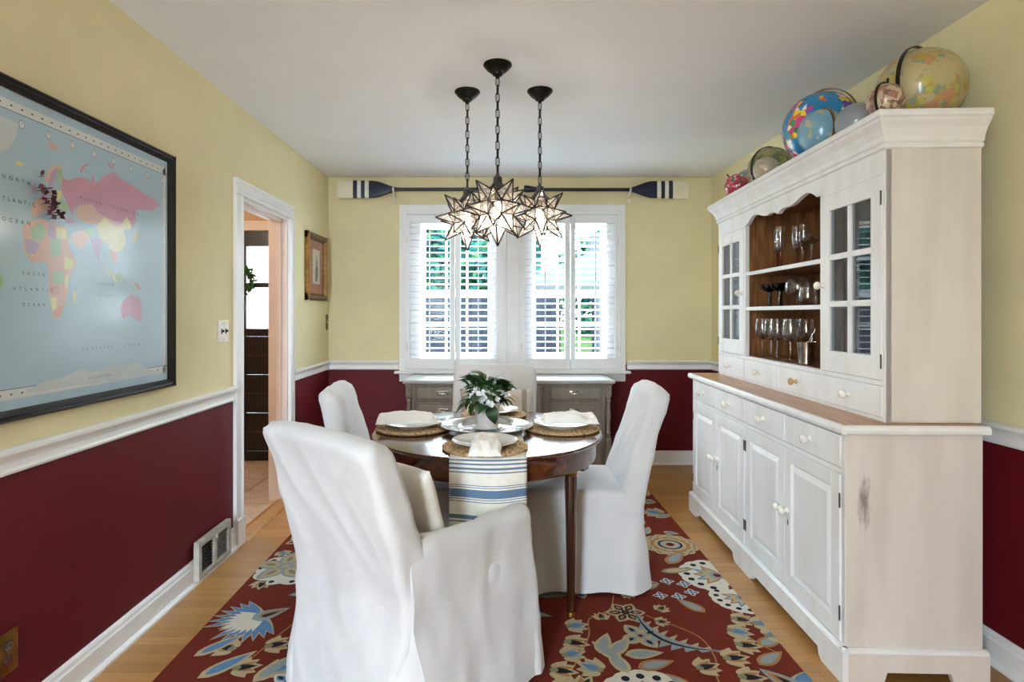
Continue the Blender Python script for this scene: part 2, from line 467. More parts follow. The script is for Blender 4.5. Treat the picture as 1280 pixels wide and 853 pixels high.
obj('strike_plate', nb().box(XL - .03, XL - .008, D1 - .0195, D1 - .018, 1.62, 1.70, .0005), 'plate_white', dr)
obj('plinth_block', nb().box(XL, XL + .03, D0 - .092, D0 + .002, 0, .15, .004), 'white_trim', dr)
obj('threshold', nb().extr([(0, 0), (.10, 0), (.10, .004), (.085, .016), (.03, .02), (.0, .016)], (XL - .06, D0, 0), (XL - .06, D1, 0), (1, 0, 0), (0, 0, 1)), 'oak', dr)

# ---- hall beyond
hf = struct(obj('floor_hall', nb().box(-3.2, XL - .06, 2.4, 5.2, -.06, -.012), 'grout'), 'pale tiled hall floor')
tu = obj('tile', nb().box(-.5, .5, -.5, .5, -1, 0), 'tile', hf)
ft = True
for i in range(6):
    for j in range(9):
        x = -1.5 - .1525 - .305 * i; yy = 2.4 + .16 + .305 * j
        o = tu if ft else inst('tile', tu, hf); ft = False
        o.location = (x, yy, -.002); o.scale = (.30, .30, .01)
hw = nb(); hw.box(-3.2, -2.325, 5.10, 5.22, -.06, ZC); hw.box(-1.595, XL - .12, 5.10, 5.22, -.06, ZC); hw.box(-2.325, -1.595, 5.10, 5.22, 2.003, ZC); hw.box(-2.325, -1.595, 5.08, 5.22, -.06, -.002)
struct(obj('wall_hall_end', hw, 'hall_wall'), 'tan end wall of the hall')
struct(obj('wall_hall_side', nb().box(-3.3, -3.2, 2.3, 5.26, -.06, ZC), 'hall_wall'), 'tan side wall of the hall')
struct(obj('wall_hall_near', nb().box(-3.2, XL - .12, 2.3, 2.4, -.06, ZC), 'hall_wall'), 'tan near wall of the hall')
struct(obj('ceiling_hall', nb().box(-3.3, XL - .12, 2.3, 5.26, ZC, ZC + .1), 'hall_wall'), 'tan hall ceiling')
hl = bpy.data.lights.new('hall_lamp', 'POINT'); hl.energy = 13; hl.color = (1, .9, .82); hl.shadow_soft_size = .12
ho = bpy.data.objects.new('hall_lamp', hl); ho.location = (-2.5, 3.4, 2.2); put(ho)
# hall door: dark, two frosted lights above, narrow boards below
X0, X1, YD = -2.32, -1.60, 5.11
hd = struct(bpy.data.objects.new('door_2', None), 'dark wooden entry door with frosted glass'); put(hd)
fr = nb()
fr.box(X0, X0 + .125, YD - .02, YD + .02, .0, 2.0, .003); fr.box(X1 - .12, X1, YD - .02, YD + .02, 0, 2.0, .003)
fr.box(X0 + .12, X1 - .12, YD - .02, YD + .02, 1.87, 2.0, .003); fr.box(X0 + .12, X1 - .12, YD - .02, YD + .02, 1.085, 1.15, .003)
fr.box(X0 + .12, X1 - .12, YD - .02, YD + .02, 1.51, 1.55, .003); fr.box(X0 + .12, X1 - .12, YD - .02, YD + .02, 0, .08, .003)
obj('door_frame', fr, 'door_dark', hd)
for k in range(6):
    z0 = .082 + k * .167
    obj('board', nb().box(X0 + .122, X1 - .122, YD - .012 - .006 * (k % 2), YD + .012, z0, z0 + .164, .004), 'door_dark', hd)
    if k in (1, 3, 5):
        obj('edge_glint', nb().box(X0 + .122, X1 - .122, YD - .022, YD - .012, z0 - .004, z0 + .003, .001), 'hinge', hd)  # lighter strips standing in for light caught on the board edges
for z0, z1 in ((1.152, 1.509), (1.551, 1.869)):
    obj('pane', nb().box(X0 + .124, X1 - .121, YD - .003, YD + .003, z0, z1), 'frosted', hd)
obj('door_casing', nb().box(X0 - .09, X0 - .005, YD - .03, YD - .0105, 0, 2.1, .004).box(X1 + .005, X1 + .03, YD - .03, YD - .0105, 0, 2.1, .004).box(X0 - .09, X1 + .03, YD - .031, YD - .0105, 2.005, 2.09, .004), 'hall_white', hd)
# wreath on the hall door
wt = thing('wreath', 'round green leafy wreath hanging on the dark hall door', 'wreath', (-2.235, 5.045, 1.57))
obj('ring', nb().tube([(.105 * math.cos(a * math.pi / 12), 0, .105 * math.sin(a * math.pi / 12)) for a in range(25)], .012, 6, cap=False), 'bark', wt, smooth=True)
lf = nb()
lf.face([(0, 0, 0), (.012, .003, .016), (0, 0, .05), (-.012, .003, .016)])
l0 = None
random.seed(11)
for k in range(210):
    a = random.uniform(0, 2 * math.pi); rr = .105 + random.uniform(-.028, .028)
    rot = (random.uniform(-.9, .9), math.pi / 2 - a + random.choice([-1, 1]) * random.uniform(.3, 1.4), random.uniform(-1, 1))
    p = (rr * math.cos(a), random.uniform(-.03, .005), rr * math.sin(a))
    if l0 is None: l0 = obj('leaf', lf, 'wreath', wt, p, rot)
    else: inst('leaf', l0, wt, p, rot)

# ---- shuttered double window
w1 = struct(bpy.data.objects.new('window_1', None), 'white double window with plantation shutters'); put(w1)
CX0, CX1 = -.835, 1.085
fy = YB
# sashes with muntins and panes
for wi, (a, b) in enumerate(WX):
    for z0, z1, yy in ((WZ0, 1.46, YB + .075), (1.44, WZ1, YB + .11)):
        s = nb()
        s.box(a, a + .035, yy - .018, yy + .018, z0, z1); s.box(b - .035, b, yy - .018, yy + .018, z0, z1)
        s.box(a + .035, b - .035, yy - .018, yy + .018, z0, z0 + .045); s.box(a + .035, b - .035, yy - .018, yy + .018, z1 - .035, z1)
        so = obj('sash', s, 'white_trim', w1)
        gx = [a + .035 + (b - a - .07) * t / 3 for t in range(4)]
        for t in (1, 2): obj('muntin', nb().box(gx[t] - .009, gx[t] + .009, yy - .012, yy + .012, z0 + .045, z1 - .035), 'white_trim', so)
        zm = (z0 + z1) / 2
        obj('muntin', nb().box(a + .035, b - .035, yy - .011, yy + .011, zm - .009, zm + .009), 'white_trim', so)
        obj('pane', nb().box(a + .035, b - .035, yy - .002, yy + .002, z0 + .045, z1 - .035), 'window_glass', so)
# casing
def bx(*a, **k): return nb().box(*a, **k)
obj('casing', bx(CX0, CX0 + .045, fy - .028, fy, .79, 2.2, bev=.004), 'white_trim', w1)
obj('casing', bx(CX1 - .045, CX1, fy - .028, fy, .79, 2.2, bev=.004), 'white_trim', w1)
obj('head_casing', bx(CX0, CX1, fy - .03, fy, 2.145, 2.205, bev=.004), 'white_trim', w1)
obj('mullion', bx(.075, .18, fy - .022, fy, .8, 2.145, bev=.004), 'white_trim', w1)
obj('stool', bx(CX0 - .035, CX1 + .035, fy - .075, fy, .775, .797, bev=.006), 'white_trim', w1)
obj('apron', bx(CX0, CX1, fy - .022, fy, .705, .775, bev=.006), 'white_trim', w1)
for a, b in ((CX0 + .05, WX[0][0] + .004), (WX[0][1] - .004, WX[1][0] + .004), (WX[1][1] - .004, CX1 - .05)):
    obj('liner', bx(a, b, fy - .012, fy - .0005, .80, 2.14), 'shutter', w1)
obj('liner', bx(WX[0][0], WX[1][1], fy - .0125, fy - .0005, .80, WZ0 + .004), 'shutter', w1); obj('liner', bx(WX[0][0], WX[1][1], fy - .0125, fy - .0005, WZ1 - .004, 2.14), 'shutter', w1)
for a, b in WX: obj('jamb_liner', nb().box(a - .0, a + .006, fy, fy + .1, WZ0, WZ1).box(b - .006, b, fy, fy + .1, WZ0, WZ1).box(a, b, fy, fy + .1, WZ0, WZ0 + .006), 'shutter', w1)
obj('shutter_frame', bx(CX0 + .045, CX0 + .068, fy - .045, fy, .797, 2.145, bev=.003).box(.055, .075, fy - .045, fy, .797, 2.145, .003)
    .box(CX0 + .068, .055, fy - .045, fy, 2.12, 2.145, .003).box(CX0 + .068, .055, fy - .045, fy, .797, .81, .003), 'shutter', w1)
obj('shutter_frame', bx(CX1 - .068, CX1 - .045, fy - .045, fy, .797, 2.145, bev=.003).box(.18, .2, fy - .045, fy, .797, 2.145, .003)
    .box(.2, CX1 - .068, fy - .045, fy, 2.12, 2.145, .003).box(.2, CX1 - .068, fy - .045, fy, .797, .81, .003), 'shutter', w1)
# shutter panels with single louvers
lprof = [(-.021, 0), (-.014, .004), (0, .0055), (.014, .004), (.021, 0), (.014, -.004), (0, -.0055), (-.014, -.004)]
LZ0, LZ1, NL = .908, 2.04, 21
def shutter(x0, x1, l0, l1, tilt):
    p = nb()
    y0, y1 = fy - .042, fy - .014
    p.box(x0, l0, y0, y1, .812, 2.118, .003); p.box(l1, x1, y0, y1, .812, 2.118, .003)
    p.box(l0, l1, y0, y1, .812, LZ0 - .006, .003); p.box(l0, l1, y0, y1, LZ1 + .006, 2.118, .003)
    po = obj('shutter_panel', p, 'shutter', w1)
    pr = [(a * math.cos(tilt) - b * math.sin(tilt), a * math.sin(tilt) + b * math.cos(tilt)) for a, b in lprof]
    base = None
    for k in range(NL):
        z = LZ0 + (LZ1 - LZ0) * (k + .5) / NL
        if base is None:
            base = obj('louver', nb().extr(pr, (l0 - (l0 + l1) / 2, 0, 0), (l1 - (l0 + l1) / 2, 0, 0), (0, 1, 0), (0, 0, 1)), 'shutter', po, ((l0 + l1) / 2, fy - .028, z), smooth=True)
        else: inst('louver', base, po, ((l0 + l1) / 2, fy - .028, z))
    xm = (l0 + l1) / 2
    obj('tilt_rod', nb().box(xm - .005, xm + .005, fy - .062, fy - .052, LZ0 + .03, LZ1 - .03, .002), 'shutter', po)
    hx = x0 + .003 if x0 < .0 or abs(x0 - .2) < .01 else x1
    for z in (1.0, 1.9): obj('hinge', nb().box(hx - .006, hx + .006, fy - .047, fy - .041, z - .03, z + .03, .001), 'plate_white', po)
shutter(CX0 + .068, -.361, -.742, -.403, R(4))
shutter(-.355, .055, -.313, -.012, R(4))
shutter(.2, .612, .235, .568, R(-6))
shutter(.618, CX1 - .068, .657, .99, R(-14))

# ---- wall fittings
# ================================================================= ON THE WALLS
# ---- framed world map
mapt = thing('world_map', 'large pastel world map in a thin black frame on the left wall', 'map', (XL, 1.775, .955))
MY, MZ = 1.775, .955       # map origin: outer frame spans y 0.99..2.56, z 0.963..1.965
FY0, FY1, FZ0, FZ1 = .99, 2.56, .963, 1.965
FP = [(0, 0), (.030, 0), (.034, .006), (.026, .012), (.030, .018), (.022, .026), (.014, .032), (0, .032)]   # (out of wall, inwards)
def rail(p0, p1, v): return nb().extr(FP, p0, p1, (1, 0, 0), v)
def L3(y, z, x=0.0): return (x, y - MY, z - MZ)
obj('frame_rail', rail(L3(FY0, FZ1), L3(FY1, FZ1), (0, 0, -1)), 'black_frame', mapt)
obj('frame_rail', rail(L3(FY0, FZ0), L3(FY1, FZ0), (0, 0, 1)), 'black_frame', mapt)
obj('frame_stile', rail(L3(FY0, FZ0), L3(FY0, FZ1), (0, 1, 0)), 'black_frame', mapt)
obj('frame_stile', rail(L3(FY1, FZ0), L3(FY1, FZ1), (0, -1, 0)), 'black_frame', mapt)
LANDS = [
    ('pink', [(1.92,1.726),(1.949,1.722),(1.979,1.74),(2.017,1.749),(2.054,1.743),(2.062,1.773),(2.074,1.742),(2.121,1.779),(2.175,1.806),(2.207,1.793),(2.26,1.784),(2.316,1.777),(2.342,1.767),(2.419,1.757),(2.477,1.737),(2.408,1.701),(2.38,1.7),(2.321,1.693),(2.301,1.676),(2.311,1.646),(2.28,1.61),(2.275,1.631),(2.25,1.655),(2.226,1.624),(2.193,1.621),(2.134,1.63),(2.091,1.64),(2.062,1.663),(1.998,1.651),(1.975,1.639),(1.964,1.612),(1.949,1.626),(1.927,1.664),(1.913,1.687)]),
    ('pink', [(1.998,1.763),(2.006,1.784),(2.029,1.799),(2.054,1.805),(2.021,1.786),(2.01,1.763)]),
    ('pink', [(2.134,1.834),(2.156,1.828),(2.179,1.819),(2.161,1.815),(2.143,1.822)]),
    ('peach', [(1.845,1.708),(1.858,1.737),(1.878,1.752),(1.906,1.764),(1.92,1.757),(1.899,1.744),(1.878,1.731),(1.858,1.696),(1.838,1.696)]),
    ('lilac', [(1.858,1.696),(1.871,1.73),(1.892,1.75),(1.895,1.73),(1.878,1.695),(1.861,1.676)]),
    ('green', [(1.899,1.747),(1.916,1.754),(1.92,1.72),(1.906,1.699),(1.895,1.71)]),
    ('green', [(1.885,1.64),(1.92,1.652),(1.949,1.636),(1.934,1.613),(1.906,1.618),(1.878,1.623)]),
    ('peach', [(1.787,1.597),(1.806,1.625),(1.838,1.646),(1.871,1.643),(1.892,1.621),(1.885,1.594),(1.858,1.609),(1.825,1.589),(1.8,1.574)]),
    ('lilac', [(1.831,1.66),(1.865,1.677),(1.878,1.659),(1.858,1.64),(1.831,1.64)]),
    ('yellow', [(1.878,1.67),(1.913,1.682),(1.92,1.657),(1.885,1.645)]),
    ('peach', [(1.979,1.631),(1.998,1.651),(2.062,1.663),(2.091,1.64),(2.134,1.63),(2.099,1.601),(2.05,1.593),(2.017,1.599),(1.986,1.605)]),
    ('yellow', [(2.078,1.586),(2.104,1.613),(2.134,1.63),(2.152,1.615),(2.188,1.603),(2.226,1.621),(2.236,1.591),(2.25,1.563),(2.226,1.517),(2.188,1.507),(2.156,1.515),(2.134,1.533),(2.099,1.549)]),
    ('peach', [(2.134,1.63),(2.193,1.621),(2.217,1.619),(2.188,1.6),(2.152,1.612)]),
    ('yellow', [(2.226,1.624),(2.25,1.655),(2.275,1.631),(2.28,1.61),(2.25,1.6),(2.226,1.602)]),
    ('lilac', [(2.05,1.537),(2.091,1.551),(2.117,1.54),(2.104,1.509),(2.091,1.468),(2.07,1.494)]),
    ('peach', [(2.156,1.515),(2.188,1.507),(2.198,1.478),(2.175,1.464),(2.161,1.492)]),
    ('peach', [(1.949,1.535),(1.979,1.555),(2.025,1.567),(2.05,1.543),(2.025,1.517),(2.002,1.498),(1.971,1.511)]),
    ('lilac', [(1.92,1.589),(1.964,1.602),(1.979,1.588),(1.942,1.577)]),
    ('green', [(2.025,1.567),(2.05,1.582),(2.074,1.563),(2.058,1.544)]),
    ('peach', [(1.757,1.524),(1.763,1.544),(1.787,1.562),(1.831,1.577),(1.858,1.571),(1.906,1.566),(1.934,1.565),(1.942,1.537),(1.953,1.498),(1.975,1.46),(1.986,1.453),(1.96,1.418),(1.942,1.372),(1.945,1.353),(1.927,1.297),(1.906,1.263),(1.878,1.263),(1.871,1.304),(1.861,1.347),(1.858,1.396),(1.858,1.421),(1.851,1.441),(1.819,1.443),(1.793,1.433),(1.775,1.453),(1.76,1.474)]),
    ('green', [(1.787,1.538),(1.825,1.564),(1.851,1.542),(1.831,1.504),(1.793,1.509)]),
    ('lilac', [(1.763,1.505),(1.793,1.504),(1.825,1.496),(1.806,1.462),(1.775,1.463)]),
    ('lilac', [(1.854,1.563),(1.885,1.563),(1.888,1.517),(1.858,1.523)]),
    ('green', [(1.865,1.514),(1.906,1.524),(1.913,1.473),(1.871,1.458)]),
    ('yellow', [(1.892,1.558),(1.931,1.559),(1.938,1.528),(1.895,1.523)]),
    ('yellow', [(1.927,1.469),(1.971,1.457),(1.956,1.423),(1.927,1.426)]),
    ('green', [(1.871,1.407),(1.92,1.421),(1.927,1.379),(1.878,1.374)]),
    ('yellow', [(1.931,1.4),(1.949,1.412),(1.942,1.358),(1.927,1.368)]),
    ('red', [(1.861,1.37),(1.906,1.37),(1.906,1.341),(1.865,1.34)]),
    ('yellow', [(1.865,1.33),(1.892,1.33),(1.892,1.294),(1.875,1.289)]),
    ('red', [(1.878,1.286),(1.92,1.31),(1.924,1.294),(1.906,1.266),(1.882,1.266)]),
    ('yellow', [(1.964,1.338),(1.979,1.36),(1.983,1.333),(1.971,1.311)]),
    ('pink', [(2.217,1.3),(2.224,1.322),(2.27,1.354),(2.314,1.343),(2.321,1.352),(2.345,1.311),(2.345,1.27),(2.332,1.244),(2.29,1.265),(2.265,1.276),(2.224,1.258)]),
    ('green', [(2.188,1.435),(2.217,1.431),(2.236,1.402),(2.207,1.4),(2.184,1.417)]),
    ('yellow', [(2.148,1.438),(2.161,1.439),(2.193,1.399),(2.184,1.393)]),
    ('red', [(2.295,1.405),(2.326,1.394),(2.342,1.375),(2.316,1.374)]),
    ('yellow', [(2.316,1.615),(2.321,1.588),(2.306,1.563),(2.275,1.563),(2.301,1.579)]),
    ('white', [(1.661,1.847),(1.688,1.847),(1.716,1.847),(1.742,1.844),(1.736,1.811),(1.722,1.778),(1.705,1.759),(1.682,1.744),(1.661,1.711)]),
    ('yellow', [(1.727,1.728),(1.745,1.733),(1.766,1.731),(1.754,1.72),(1.736,1.718)]),
    ('peach', [(1.851,1.829),(1.878,1.824),(1.906,1.824),(1.885,1.805),(1.861,1.811)]),
    ('lilac', [(1.79,1.663),(1.806,1.684),(1.815,1.661),(1.8,1.646)]),
    ('green', [(1.661,1.401),(1.685,1.387),(1.691,1.371),(1.68,1.352),(1.669,1.324),(1.661,1.31)]),
    ('white', [(1.775,1.047),(1.838,1.062),(1.924,1.068),(1.998,1.087),(2.058,1.073),(2.166,1.083),(2.26,1.084),(2.326,1.082),(2.391,1.05),(2.436,1.039),(2.477,1.025),(2.188,1.027),(1.979,1.035),(1.838,1.034),(1.775,1.038)]),
    ('white', [(1.36,1.66),(1.45,1.62),(1.52,1.63),(1.58,1.70),(1.62,1.80),(1.66,1.88),(1.60,1.91),(1.50,1.90),(1.40,1.82)]),
    ('yellow', [(1.10,1.74),(1.30,1.80),(1.42,1.70),(1.50,1.60),(1.44,1.56),(1.32,1.58),(1.12,1.60)]),
    ('peach', [(1.12,1.60),(1.32,1.58),(1.44,1.56),(1.40,1.48),(1.34,1.44),(1.30,1.48),(1.20,1.46),(1.14,1.52)]),
    ('green', [(1.43,1.40),(1.50,1.43),(1.58,1.40),(1.667,1.36),(1.667,1.26),(1.61,1.20),(1.56,1.16),(1.50,1.22),(1.46,1.32)]),
    ('lilac', [(1.50,1.22),(1.56,1.16),(1.54,1.10),(1.50,1.05),(1.49,1.14)]),
    ('pink', [(1.40,1.36),(1.46,1.30),(1.49,1.20),(1.46,1.22),(1.40,1.30)]),
]
cols = ['pink', 'peach', 'lilac', 'green', 'yellow', 'red', 'white', 'line']
ms = nb()
def quad_yz(b, y0, y1, z0, z1, x, mi): b.face([L3(y0, z0, x), L3(y1, z0, x), L3(y1, z1, x), L3(y0, z1, x)], mi)
ms.box(.004, .010, FY0 + .02 - MY, FY1 - .02 - MY, FZ0 + .02 - MZ, FZ1 - .02 - MZ, mi=0)
iy0, iy1, iz0, iz1 = FY0 + .034, FY1 - .034, FZ0 + .034, FZ1 - .034
quad_yz(ms, iy0, iy1, iz0 + .028, iz0 + .058, .0102, 1); quad_yz(ms, iy0, iy1, iz1 - .056, iz1 - .026, .0102, 1)
quad_yz(ms, iy1 - .030, iy1 - .012, iz0 + .028, iz1 - .026, .0102, 1); quad_yz(ms, iy0 + .012, iy0 + .030, iz0 + .028, iz1 - .026, .0102, 1)
for z in (iz0 + .0585, iz1 - .0565): quad_yz(ms, iy0, iy1, z - .0012, z + .0012, .0105, 9)
for k in range(38):                                     # scale ticks in the printed border
    yy = iy0 + .03 + k * (iy1 - iy0 - .06) / 37
    for z in (iz0 + .043, iz1 - .041): quad_yz(ms, yy - .004, yy + .004, z - .0025, z + .0025, .0105, 10)
for k in range(14):                                     # round clock faces of the time zones
    yy = iy0 + .10 + k * .105; z = iz1 - .085
    for r, mi, x in ((.013, 10, .0104), (.0115, 1, .0106)):
        ms.face([L3(yy + r * .8 * math.cos(a * math.pi / 8), z + r * math.sin(a * math.pi / 8), x) for a in range(16)], mi)
    quad_yz(ms, yy - .0008, yy + .0008, z, z + .007, .0108, 10)
for i, (c, pl) in enumerate(LANDS):
    ms.face([L3(yy, z, .0103 + .00001 * i) for yy, z in pl], 2 + cols.index(c))
ms.bm.normal_update(); bmesh.ops.triangulate(ms.bm, faces=[f for f in ms.bm.faces if len(f.verts) > 4])
obj('map_sheet', ms, ['map_sea', 'map_white'] + ['map_' + c + '_land' for c in cols] + ['map_ink'], mapt)
def lettering(txt, y, z, size, space, parent, x, mat='map_ink', name='lettering', rot=(R(90), 0, R(90)), off=None):
    cu = bpy.data.curves.new(name, 'FONT'); cu.body = txt; cu.size = size; cu.space_character = space
    cu.align_x = 'CENTER'; cu.align_y = 'CENTER'
    tmp = bpy.data.objects.new('t', cu); COL.objects.link(tmp)
    me = bpy.data.meshes.new_from_object(tmp.evaluated_get(bpy.context.evaluated_depsgraph_get()))
    bpy.data.objects.remove(tmp)
    me.materials.clear(); me.materials.append(M[mat])
    o = bpy.data.objects.new(name, me); o.location = off or L3(y, z, x); o.rotation_euler = rot
    return put(o, parent)
bpy.context.view_layer.update()
for t, yy, z, s, sp in (('NORTH', 1.735, 1.675, .017, 2.3), ('ATLANTIC', 1.735, 1.612, .017, 2.0), ('OCEAN', 1.735, 1.552, .017, 2.3),
                        ('SOUTH', 1.80, 1.40, .015, 2.3), ('ATLANTIC', 1.80, 1.352, .015, 2.6), ('OCEAN', 1.80, 1.305, .015, 2.3),
                        ('INDIAN', 2.13, 1.385, .013, 2.4), ('OCEAN', 2.13, 1.345, .013, 2.4), ('SOUTHERN   OCEAN', 2.17, 1.155, .013, 3.0),
                        ('RUSSIAN    FEDERATION', 2.16, 1.675, .014, 2.2), ('ANTARCTICA', 2.1, 1.052, .011, 2.0)):
    lettering(t, yy, z, s, sp, mapt, .0112)
obj('glazing', nb().box(.0135, .0150, FY0 + .02 - MY, FY1 - .02 - MY, FZ0 + .02 - MZ, FZ1 - .02 - MZ), 'map_glass', mapt)
# flag pins clustered on Europe
random.seed(5)
pin0 = None
for k in range(26):
    yy = 1.845 + max(-.05, min(.05, random.gauss(0, .026))); z = 1.632 - (yy - 1.845) * .9 + max(-.045, min(.045, random.gauss(0, .022)))
    nm = thing('map_pin', 'small dark red flag pin stuck in the crowded cluster over Europe', 'map pin', (XL + .0150, yy, z), 0, 'flag pins on the map')
    nm.rotation_euler = (random.uniform(-.9, .9), 0, random.uniform(-.4, .4))
    if pin0 is None:
        s = obj('shaft', nb().tube([(0, 0, 0), (.020, 0, .003)], .0010, 6), 'globe_metal', nm)
        fg = obj('flag', nb().box(.008, .021, -.0010, .0010, .002, .017, .0003), 'pin_flag', nm)
        fg.rotation_euler = (.5, .3, 0)
        pin0 = (s, fg)
    else:
        inst('shaft', pin0[0], nm); o = inst('flag', pin0[1], nm); o.rotation_euler = (random.uniform(-1, 1), random.uniform(-.5, .5), 0)

# ---- framed print by the corner
PY0, PY1, PZ0, PZ1 = 4.36, 4.84, 1.385, 1.905
pt = thing('framed_print', 'small grey hare drawing in a red mat and gilt frame', 'picture', (XL, (PY0 + PY1) / 2, PZ0))
py = lambda a: a - (PY0 + PY1) / 2
pz = lambda a: a - PZ0
GP = [(0, 0), (.022, 0), (.034, .008), (.030, .03), (.018, .05), (.014, .055), (0, .055)]
def grail(p0, p1, v): return nb().extr(GP, p0, p1, (1, 0, 0), v)
obj('frame_stile', grail((0, py(PY0), 0), (0, py(PY0), pz(PZ1)), (0, 1, 0)), 'gold_frame', pt)
obj('frame_stile', grail((0, py(PY1), 0), (0, py(PY1), pz(PZ1)), (0, -1, 0)), 'gold_frame', pt)
obj('frame_rail', grail((0, py(PY0), 0), (0, py(PY1), 0), (0, 0, 1)), 'frame_dark', pt)
obj('frame_rail', grail((0, py(PY0), pz(PZ1)), (0, py(PY1), pz(PZ1)), (0, 0, -1)), 'frame_dark', pt)
obj('mat_board', nb().box(.002, .008, py(PY0) + .04, py(PY1) - .04, .04, pz(PZ1) - .04), 'mat_red', pt)
cy = 0.01
sh = obj('print_sheet', nb().box(.008, .0095, cy - .085, cy + .085, .13, .40), 'paper', pt)
hare = [(-.03, .15), (.03, .15), (.02, .165), (.035, .19), (.045, .22), (.04, .25), (.025, .275), (.03, .295), (.022, .31), (.012, .312), (.016, .345), (.008, .37), (.002, .34), (-.004, .312), (-.012, .305), (-.016, .29), (-.006, .28), (-.018, .255), (-.03, .23), (-.022, .2), (-.03, .175)]
hb = nb(); f = hb.face([(.0098, cy + a, b) for a, b in hare]); hb.bm.normal_update(); bmesh.ops.triangulate(hb.bm, faces=[f])
obj('drawing', hb, 'ink', sh)
obj('glazing', nb().box(.0108, .0118, py(PY0) + .04, py(PY1) - .04, .04, pz(PZ1) - .04), 'map_glass', pt)

# ---- switches, outlet, register
def plate(name, y, z, mat, label, cat, w=.072, h=.116):
    t = thing(name, label, cat, (XL, y, z))
    obj('cover_plate', nb().box(0, .006, -w / 2, w / 2, -h / 2, h / 2, .0025), mat, t)
    return t
t = plate('light_switch', 3.06, 1.186, 'plate_white', 'pale light switch plate with two toggles beside the doorway', 'light switch', .115)
for dy in (-.022, .022):
    obj('slot', nb().box(.0055, .0065, dy - .006, dy + .006, -.014, .014), 'dark_slot', t)
    obj('toggle', nb().box(.006, .018, dy - .004, dy + .004, -.004, .008, .001), 'dark_slot', t)
for z in (-.04, .04): obj('screw', nb().box(.006, .0072, -.003, .003, z - .003, z + .003), 'brass', t)
t = plate('light_switch', 4.92, 1.21, 'old_brass', 'narrow brass light switch plate below the framed print', 'light switch', .05, .13)
obj('toggle', nb().box(.006, .018, -.004, .004, -.004, .008, .001), 'plate_white', t)
t = plate('wall_outlet', 1.71, .283, 'brass', 'polished brass power outlet low on the burgundy wall', 'outlet', .076, .122)
for z in (-.02, .02):
    sk = obj('socket', nb().lathe([(0, .006), (.015, .006), (.0165, .0085), (.0155, .0095), (0, .0095)], 20), 'dark_slot', t, (0, 0, z), (0, R(90), 0), smooth=True)
    obj('socket_face', nb().lathe([(0, .0096), (.0145, .0096), (.0145, .0100), (0, .0100)], 20), 'silver_cup', t, (0, 0, z), (0, R(90), 0))
    for dy in (-.005, .005): obj('slot', nb().box(.0098, .0106, dy - .001, dy + .001, z - .004, z + .005), 'dark_slot', t)
obj('screw', nb().lathe([(0, .006), (.003, .006), (.0025, .0075), (0, .0078)], 10), 'brass', t, (0, 0, 0), (0, R(90), 0))
t = thing('floor_register', 'pale metal air register with two grilles set in the baseboard', 'air vent', (XL + .016, 2.90, .0))
vb = nb()
vy0, vy1, vz0, vz1 = -.165, .165, .02, .205
vb.box(0, .026, vy0, vy1, vz0, vz0 + .025, .003); vb.box(0, .026, vy0, vy1, vz1 - .03, vz1, .003)
vb.box(0, .0255, vy0 + .0005, vy0 + .028, vz0 + .02, vz1 - .025, .0); vb.box(0, .0255, vy1 - .028, vy1 - .0005, vz0 + .02, vz1 - .025, .0); vb.box(0, .0255, -.014, .014, vz0 + .02, vz1 - .025, .0)
obj('vent_frame', vb, 'vent_grey', t)
obj('grille_back', nb().box(.002, .006, vy0 + .02, -.01, vz0 + .02, vz1 - .02), 'vent_dark', t)
obj('grille_back', nb().box(.002, .006, .01, vy1 - .02, vz0 + .02, vz1 - .02), 'vent_mesh', t)
for s0, s1, mt in ((vy0 + .028, -.014, 'vent_dark'), (.014, vy1 - .028, 'vent_mesh')):
    for k in range(9):
        z = vz0 + .034 + k * .0145
        obj('vane', nb().box(.006, .016, s0, s1, z - .001, z + .001), mt, t)
obj('damper_lever', nb().box(.024, .036, -.004, .004, .165, .185, .002), 'vent_grey', t)

# ---- oars over the window
def oar(label, px0, s, zc, group='navy oars above the window'):
    t = thing('oar', label, 'oar', (px0, YB - .055, zc), 0, group)
    def hh(x):
        if x < .05: return .078
        if x < .30: return .078 - .006 * (x - .05) / .25
        u = min(1, (x - .30) / .22); return .072 + (.0145 - .072) * (u * u * (3 - 2 * u))
    def th(x): return .009 + (.0145 - .009) * max(0, min(1, (x - .2) / .32))
    def seg(name, x0, x1, mat, n=8, round0=False):
        b = nb(); rings = []
        for i in range(n + 1):
            x = x0 + (x1 - x0) * i / n
            h, w = hh(x), th(x)
            if round0 and i == 0: h *= .93
            rings.append([b.bm.verts.new((s * x, w * math.cos(2 * math.pi * k / 20) , h * (abs(math.sin(2 * math.pi * k / 20)) ** .55) * (1 if k <= 10 else -1))) for k in range(20)])
        b.skin(rings); b.bm.faces.new(rings[0]); b.bm.faces.new(rings[-1])
        return obj(name, b, mat, t, smooth=True, angle=50)
    seg('blade_tip', 0, .132, 'oar_cream', round0=True)
    for x0, x1, m in ((.132, .167, 'navy'), (.167, .199, 'oar_white'), (.199, .231, 'navy'), (.231, .265, 'oar_white')): seg('blade_band', x0, x1, m, 3)
    seg('blade', .265, .53, 'navy', 14)
    obj('shaft', nb().tube([(s * .53, 0, 0), (s * 1.26, 0, 0)], .0145, 14), 'navy', t, smooth=True)
    obj('grip', nb().tube([(s * 1.24, 0, 0), (s * 1.27, 0, 0), (s * 1.31, 0, .002), (s * 1.36, 0, .006), (s * 1.385, 0, .008)], [.0145, .017, .024, .031, .026], 14), 'navy', t, smooth=True)
    return t
oar('navy oar with white bands, its cream tip near the doorway corner', -1.348, 1, 2.328)
oar('navy oar with white bands, its cream tip above the hutch end', 1.606, -1, 2.325)
